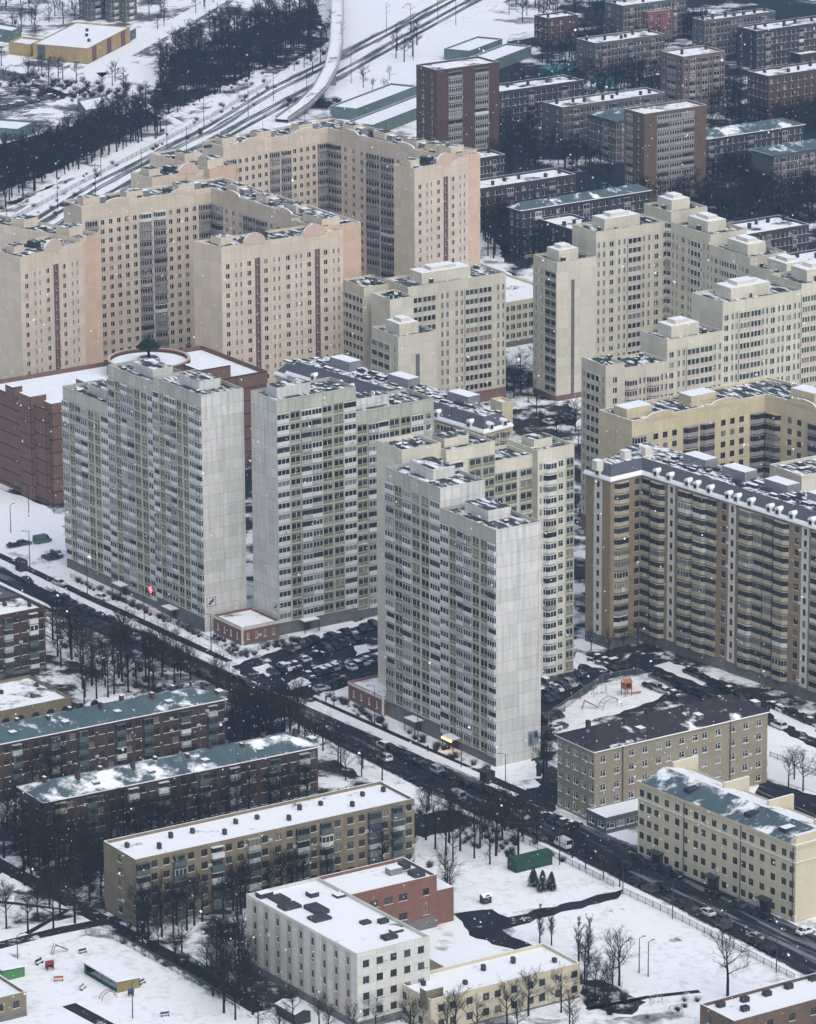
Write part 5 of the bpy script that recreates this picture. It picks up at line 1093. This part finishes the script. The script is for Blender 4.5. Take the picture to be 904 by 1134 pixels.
def fence(name, label, px, h, m, gap=2.5, cat='fence'):
    P = [at(*p) for p in px]; o = P[0]; r = link(name, None, None, (o.x, o.y, 0)); tag(r, label, cat); gp, gr = Geo(), Geo()
    for A, B in zip(P[:-1], P[1:]):
        A, B = A-o, B-o; d = (B-A); L = d.length; d.normalize(); n_ = max(1, int(L/gap))
        for k in range(n_+1):
            c_ = A+d*L*k/n_; gp.obox(c_, d, .05, .05, 0, h, m)
        for z0 in (.25, h-.15): gr.obox((A+B)/2, d, L/2, .03, z0, z0+.08, m)
        for k in range(int(L/.35)): c_ = A+d*.35*(k+.5); gr.obox(c_, d, .018, .018, .25, h-.1, m)
    link('posts', gp.mesh('posts'), r); link('railing', gr.mesh('railing'), r)
fence('railing_fence', 'pale green railing between the road and the snowy park and school field', [(470, 884), (545, 918), (604, 945), (680, 983)], 1.5, 'green_wall')
fence('railing_fence', 'pale green railing along the road above the snowy school field', [(690, 990), (740, 1013), (880, 1086)], 1.5, 'green_wall')
fence('railing_fence', 'teal railing along the dark path beside the kindergarten', [(95, 1036), (125, 1040), (190, 1075), (265, 1118)], 1.8, 'green_wall')
fence('railing_fence', 'dark railing round the front garden of the left tower and the annex', [(78, 640), (236, 712), (262, 730), (318, 708)], 1.2, 'metal_grey')
fence('railing_fence', 'dark fence round the playground behind the beige office', [(608, 812), (608, 798), (668, 756), (706, 749), (742, 767)], 2.2, 'metal_grey', 4)
fence('railing_fence', 'dark railing across the snowfield right of the beige office', [(853, 838), (904, 858), (960, 880)], 1.3, 'metal_dark')
fence('railing_fence', 'long low railing on the snowy bank above the railway', [(-20, 262), (110, 194), (235, 130), (300, 92)], 1.6, 'metal_grey', 4)
fence('board_fence', 'dark green board fence along the hedge by the dark path', [(192, 1056), (250, 1090)], 1.6, 'green_paint', .5)
# overpass
PX = [((374, -25), 7), ((374, 10), 7), ((373, 45), 7), ((367, 74), 7), ((354, 97), 5.5), ((336, 115), 3.5), ((312, 132), 1.2)]
P = [at(*p, z) for p, z in PX]; r = link('overpass', None, None, (*P[2], 0)); tag(r, 'curved road overpass with snowy parapets crossing the railway', 'bridge'); gd, gl_, gp = Geo(), Geo(), Geo(); o = P[2]
for i in range(len(P)-1):
    A, B, za, zb = P[i]-o, P[i+1]-o, PX[i][1], PX[i+1][1]
    nA = (P[min(i+1, len(P)-1)]-P[max(i-1, 0)]).normalized(); nB = (P[min(i+2, len(P)-1)]-P[i]).normalized(); nA, nB = Vector((-nA.y, nA.x)), Vector((-nB.y, nB.x)); v3 = lambda p, z: (p.x, p.y, z)
    gd.face([v3(A-nA*2.1, za), v3(B-nB*2.1, zb), v3(B+nB*2.1, zb), v3(A+nA*2.1, za)], 'snow_trod')
    for s_ in (-1, 1):
        gd.face([v3(A+nA*2.6*s_, za-1.2), v3(B+nB*2.6*s_, zb-1.2), v3(B+nB*2.6*s_, zb), v3(A+nA*2.6*s_, za)], 'metal_grey'); gd.face([v3(A+nA*2.6*s_, za), v3(B+nB*2.6*s_, zb), v3(B+nB*1.6*s_, zb+.03), v3(A+nA*1.6*s_, za+.03)], 'snow')
        gl_.face([v3(A+nA*2.45*s_, za), v3(B+nB*2.45*s_, zb), v3(B+nB*2.45*s_, zb+1.1), v3(A+nA*2.45*s_, za+1.1)], 'metal_grey')
    gd.face([v3(A-nA*2.6, za-1.2), v3(B-nB*2.6, zb-1.2), v3(B+nB*2.6, zb-1.2), v3(A+nA*2.6, za-1.2)], 'metal_grey')
    if za > 3: g = Geo(); g.obox(A, nA, 1.8, .6, 0, za-1.2, 'metal_grey'); link('pier', g.mesh('pier'), r)
link('deck', gd.mesh('deck'), r); link('parapet', gl_.mesh('parapet'), r)

# ================================================================== kindergarten, playgrounds, park sheds
def pavilion(px, La, Lb, m, label, m2=None):
    q = at(*px); r = link('pavilion', None, None, (*q, 0), G1); tag(r, label, 'pavilion', 'kindergarten shelters'); g = Geo(); g.box(-La/2, La/2, Lb/2-.15, Lb/2, 0, 2.4, m); g.box(-La/2, -La/2+.15, -Lb/2, Lb/2-.16, 0, 2.5, m); g.box(La/2-.15, La/2, -Lb/2, Lb/2-.16, 0, 2.5, m2 or m); g.box(-La/2+.16, La/2-.16, -Lb/2, -Lb/2+.1, 0, .8, m); link('wall', g.mesh('wall'), r)
    g = Geo(); g.face([(-La/2-.4, -Lb/2-.5, 2.8), (La/2+.4, -Lb/2-.5, 2.8), (La/2+.4, Lb/2+.4, 2.5), (-La/2-.4, Lb/2+.4, 2.5)], 'snow')
    for a_, b_ in (((-La/2-.4, -Lb/2-.5, 2.8), (La/2+.4, -Lb/2-.5, 2.8)), ((La/2+.4, -Lb/2-.5, 2.8), (La/2+.4, Lb/2+.4, 2.5)), ((-La/2-.4, Lb/2+.4, 2.5), (-La/2-.4, -Lb/2-.5, 2.8))): g.face([(a_[0], a_[1], a_[2]-.25), (b_[0], b_[1], b_[2]-.25), b_, a_], 'snow')
    link('roof', g.mesh('roof'), r)
    for x in (-La/2+.3, 0, La/2-.3): g = Geo(); g.box(x-.08, x+.08, -Lb/2+.12, -Lb/2+.28, 0, 2.7, m2 or m); link('post', g.mesh('post'), r)
pavilion((124, 1086), 13, 5.2, 'green_paint', 'green walled open shelter with a snowy roof on the kindergarten lawn', 'yellow'); pavilion((2, 1076), 10, 5, 'lime', 'bright green shelter with a snow roof cut by the left edge')
def play(px, kind, m, label, sc=1., ang=0.):
    q = at(*px); r = link({'house': 'playhouse', 'slide': 'slide', 'arch': 'climbing_arch', 'tower': 'play_tower', 'bench': 'play_bench', 'swing': 'swing_frame'}[kind], None, None, (*q, 0), ang); tag(r, label, 'play equipment', 'playground equipment'); r.scale = (sc,)*3
    if kind in ('house', 'tower'):
        h = 1.3 if kind == 'house' else 2.4
        for x in (-.7, .7):
            for y in (-.7, .7): g = Geo(); g.box(x-.07, x+.07, y-.07, y+.07, 0, h+.3, m); link('post', g.mesh('post'), r)
        g = Geo(); g.box(-.62, .62, .66, .72, h-1.0, h, m); g.box(-.72, -.66, -.62, .62, h-1.0, h, m); g.box(.66, .72, -.62, .62, h-1.0, h, m); link('panel', g.mesh('panel'), r); g = Geo(); g.face([(-.9, -.9, h+.25), (.9, -.9, h+.25), (.9, 0, h+.95), (-.9, 0, h+.95)], m); g.face([(-.9, .9, h+.25), (.9, .9, h+.25), (.9, 0, h+.95), (-.9, 0, h+.95)], 'snow'); link('roof', g.mesh('roof'), r)
        if kind == 'tower': g = Geo(); g.face([(.75, -.35, 1.4), (3.0, -.35, .2), (3.0, .35, .2), (.75, .35, 1.4)], 'orange'); g.box(.75, 3., -.4, -.35, .2, .5, m); g.box(-.65, .65, -.65, .65, 1.3, 1.4, m); link('slide', g.mesh('slide'), r)
    elif kind == 'slide':
        g = Geo(); g.face([(-.5, -.3, 1.5), (1.8, -.3, .2), (1.8, .3, .2), (-.5, .3, 1.5)], m); g.face([(-.5, -.3, 1.5), (1.8, -.3, .2), (1.8, -.3, .4), (-.5, -.3, 1.75)], m); link('chute', g.mesh('chute'), r); g = Geo()
        for y in (-.3, .3): g.cone((-1.1, y, 0), (-.5, y, 1.8), .05, .05, m, 5)
        for k in range(4): g.cone((-1.0+.13*k, -.3, .3+.35*k), (-1.0+.13*k, .3, .3+.35*k), .03, .03, m, 4)
        link('ladder', g.mesh('ladder'), r)
    elif kind == 'arch':
        for y in (-.9, .9):
            g = Geo(); pts = [(2.4*math.cos(math.pi*k/10), y, 2.4*math.sin(math.pi*k/10)) for k in range(11)]
            for a_, b_ in zip(pts[:-1], pts[1:]): g.cone(a_, b_, .07, .07, m, 5)
            link('hoop', g.mesh('hoop'), r)
        g = Geo()
        for k in range(1, 10): x, z = 2.4*math.cos(math.pi*k/10), 2.4*math.sin(math.pi*k/10); g.cone((x, -.9, z), (x, .9, z), .05, .05, m, 4)
        link('rungs', g.mesh('rungs'), r)
    elif kind == 'swing':
        g = Geo()
        for x in (-1.5, 1.5):
            for y in (-.8, .8): g.cone((x, y, 0), (x, 0, 2.3), .06, .06, m, 5)
        g.cone((-1.5, 0, 2.3), (1.5, 0, 2.3), .06, .06, m, 5); link('frame', g.mesh('frame'), r); g = Geo()
        for x in (-.7, .6): g.box(x-.25, x+.25, -.15, .15, .5, .56, 'metal_dark'); g.cone((x-.22, 0, .55), (x-.22, 0, 2.3), .02, .02, 'metal_dark', 3); g.cone((x+.22, 0, .55), (x+.22, 0, 2.3), .02, .02, 'metal_dark', 3)
        link('seats', g.mesh('seats'), r)
    else:
        g = Geo(); g.box(-.9, .9, -.25, .25, .4, .5, m, 'snow'); g.box(-.9, .9, .22, .3, .5, .95, m); link('seat', g.mesh('seat'), r)
        for x in (-.7, .7): g = Geo(); g.box(x-.06, x+.06, -.2, .2, 0, .4, 'metal_dark'); link('leg', g.mesh('leg'), r)
play((64, 1056), 'slide', 'maroon', 'dark red slide at the upper left of the kindergarten lawn', 1.3, .6); play((44, 1068), 'bench', 'metal_dark', 'dark bench at the left of the kindergarten lawn', 1.2, 1); play((55, 1074), 'house', 'red', 'small red playhouse left of the kindergarten lawn centre', .9, .4)
play((65, 1087), 'bench', 'orange', 'orange play bench below the small red playhouse', 1.1, .2); play((92, 1096), 'bench', 'metal_grey', 'grey bench near the green shelter', 1.1, 1.2); play((120, 1106), 'arch', 'red', 'red climbing hoops below the green shelter', .7, .5); play((145, 1103), 'house', 'blue', 'small blue playhouse right of the green shelter', .7, .2); play((183, 1126), 'bench', 'blue', 'lone blue bench at the bottom of the kindergarten lawn', 1., .3); play((158, 1090), 'bench', 'maroon', 'maroon bench by the right end of the green shelter', 1., 1.); play((92, 1056), 'bench', 'green_paint', 'green bench just above the green shelter', 1., .6)
play((694, 770), 'tower', 'orange', 'orange play tower on the playground behind the beige office', 1.25, .5); play((676, 784), 'arch', 'metal_grey', 'grey climbing hoops on the playground behind the beige office', 1.1, .5); play((651, 785), 'slide', 'maroon', 'dark red slide on the playground behind the beige office', 1.3, .2); play((664, 770), 'swing', 'metal_grey', 'grey swing frame on the upper playground', 1.1, .3)
play((748, 1124), 'swing', 'yellow', 'yellow swing frame beside the brown corner building', .9, .5); play((727, 1112), 'swing', 'metal_grey', 'grey frame on the snow left of the yellow swing', .8, .2)
def shed(px, la, lb, h, m, top, label, name='shed', ang=G2, cat='shed'):
    q = at(*px); r = link(name, None, None, (*q, 0), ang); tag(r, label, cat); g = Geo(); g.box(-la/2, la/2, -lb/2, lb/2, 0, h, m); link('wall', g.mesh('wall'), r); g = Geo(); g.face([(-la/2-.2, -lb/2-.2, h), (la/2+.2, -lb/2-.2, h), (la/2+.2, 0, h+.6), (-la/2-.2, 0, h+.6)], top); g.face([(-la/2-.2, lb/2+.2, h), (la/2+.2, lb/2+.2, h), (la/2+.2, 0, h+.6), (-la/2-.2, 0, h+.6)], top); g.face([(-la/2, -lb/2, h), (-la/2, lb/2, h), (-la/2, 0, h+.58)], m); g.face([(la/2, -lb/2, h), (la/2, lb/2, h), (la/2, 0, h+.58)], m); link('roof', g.mesh('roof'), r)
    g = Geo(); g.box(-.5, .5, -lb/2-.06, -lb/2-.01, .1, 2., 'metal_dark'); link('door', g.mesh('door'), r)
shed((587, 960), 9.5, 3.2, 2.6, 'green_paint', 'green_paint', 'long green shed in the snowy park below the junction'); shed((538, 1000), 2., 1.5, 1.6, 'metal_dark', 'snow', 'small dark bin shed on the snow by the school yard', 'bin_shed'); shed((24, 632), 2.6, 2.2, 2.8, 'metal_dark', 'bitumen', 'dark kiosk at the left end of the road', 'kiosk', G1, 'kiosk')
shed((540, 866), 2.6, 2.4, 2.6, 'metal_dark', 'bitumen', 'small dark kiosk on the corner below the nearest tower', 'kiosk', G1, 'kiosk'); shed((617, 86), 12, 8, 4, 'turquoise', 'turquoise', 'turquoise hall among the far trees', 'hall', G2, 'hall'); shed((672, 96), 7, 4, 3, 'turquoise', 'turquoise', 'small turquoise shed above the long grey block')
shed((325, 1128), 7, 3.6, 2.4, 'metal_dark', 'snow', 'low shed with a snow roof at the foot of the school', 'shed', G1); shed((640, 1090), 1.6, 1.4, 2.4, 'orange', 'snow', 'small orange booth at the right corner of the annex', 'booth', G2, 'booth')

# ================================================================== people on the footpaths
def person(px, coat, label, ph=0., ang=0.):
    q = at(*px); r = link('person', None, None, (*q, .03), ang); tag(r, label, 'person', 'people walking on the footpaths'); B = Geo()
    rings = [(0., .06, 0), (.1, .05, 0), (.5, .07, 0), (.85, .09, 0)]
    def tube(P_, R_, m, n=8):
        prev = None
        for c_, rr in zip(P_, R_):
            cur = [(c_[0]+rr*math.cos(6.2832*k/n), c_[1]+rr*.8*math.sin(6.2832*k/n), c_[2]) for k in range(n)]
            if prev: 
                for k in range(n): B.face([prev[k], prev[(k+1) % n], cur[(k+1) % n], cur[k]], m)
            prev = cur
        B.face(prev, m)
    for s_ in (-1, 1): tube([(.2*s_*ph+.06, .1*s_, 0), (.18*s_*ph, .1*s_, .08), (.08*s_*ph, .1*s_, .48), (0, .08*s_, .9)], [.07, .06, .075, .1], 'cloth_dark')
    tube([(0, 0, .68), (0, 0, .9), (0, 0, 1.1), (0, 0, 1.35), (0, 0, 1.45), (0, 0, 1.5), (.01, 0, 1.55), (.02, 0, 1.62), (.01, 0, 1.7), (0, 0, 1.76)], [.2, .2, .18, .23, .19, .07, .08, .1, .1, .05], coat)
    for s_ in (-1, 1): tube([(.18*s_*-ph, .27*s_, .78), (.1*s_*-ph, .27*s_, 1.05), (0, .22*s_, 1.38)], [.045, .055, .07], coat)
    link('body', B.mesh('body'), r); g = Geo(); g.cone((.03, 0, 1.53), (.1, 0, 1.64), .055, .06, 'skin', 8); link('face', g.mesh('face'), r)
for px, c_, lab, a_ in (((237, 709), 'cloth_dark', 'person in dark coat standing near the brick annex by the left tower', .5), ((361, 778), 'cloth_dark', 'person in dark coat on the snow in front of the half hidden annex', 1.), ((412, 803), 'cloth_grey', 'person in grey coat on the footpath under the nearest tower', -1.), ((474, 833), 'cloth_dark', 'person in dark coat near the lit doorway of the nearest tower', 2.2), ((566, 886), 'cloth_dark', 'person in dark coat crossing at the junction by the park', -1.), ((571, 890), 'cloth_red', 'person in red coat crossing at the junction', -1.)): person(px, c_, lab, .9, a_)

# ================================================================== falling snow and the hazy air
g = Geo()
for _ in range(30000):
    y = 14+60*rnd()**.6; x = random.uniform(-9, 9); z = HC-y*.292+random.uniform(-.17, .17)*y*1.3+random.uniform(-2, 2); s_ = .0022+.0075*rnd()**2.2; a = rnd()*6.28
    u = Vector((math.cos(a), math.sin(a), random.uniform(-.5, .5)))*s_; v_ = Vector((-math.sin(a), math.cos(a), random.uniform(-.5, .5)))*s_; wv = Vector((0, 0, s_)); p = Vector((x, y, z))
    g.face([p+u, p+v_, p+wv], 'snow'); g.face([p-u, p+v_, p+wv], 'snow'); g.face([p+u, p-v_, p+wv], 'snow'); g.face([p-u, p-v_, p-wv], 'snow')
tag(link('snowfall', g.mesh('snowfall')), 'small white snowflakes falling through the air', 'snow', None, 'stuff')
if HAZE:
    m = bpy.data.materials.new('haze'); m.use_nodes = True; N = m.node_tree.nodes; N.remove(N['Principled BSDF']); pv = N.new('ShaderNodeVolumePrincipled')
    pv.inputs['Color'].default_value = (.40, .67, 1., 1); pv.inputs['Density'].default_value = HAZE; pv.inputs['Anisotropy'].default_value = 0.
    m.node_tree.links.new(pv.outputs[0], N['Material Output'].inputs['Volume']); MAT['haze'] = m
    g = Geo(); g.box(-900, 900, -120, 3200, -1, HC+25, 'haze', None, True); o = link('haze', g.mesh('haze')); tag(o, 'thin bluish haze filling the air over the district', 'haze', None, 'stuff')
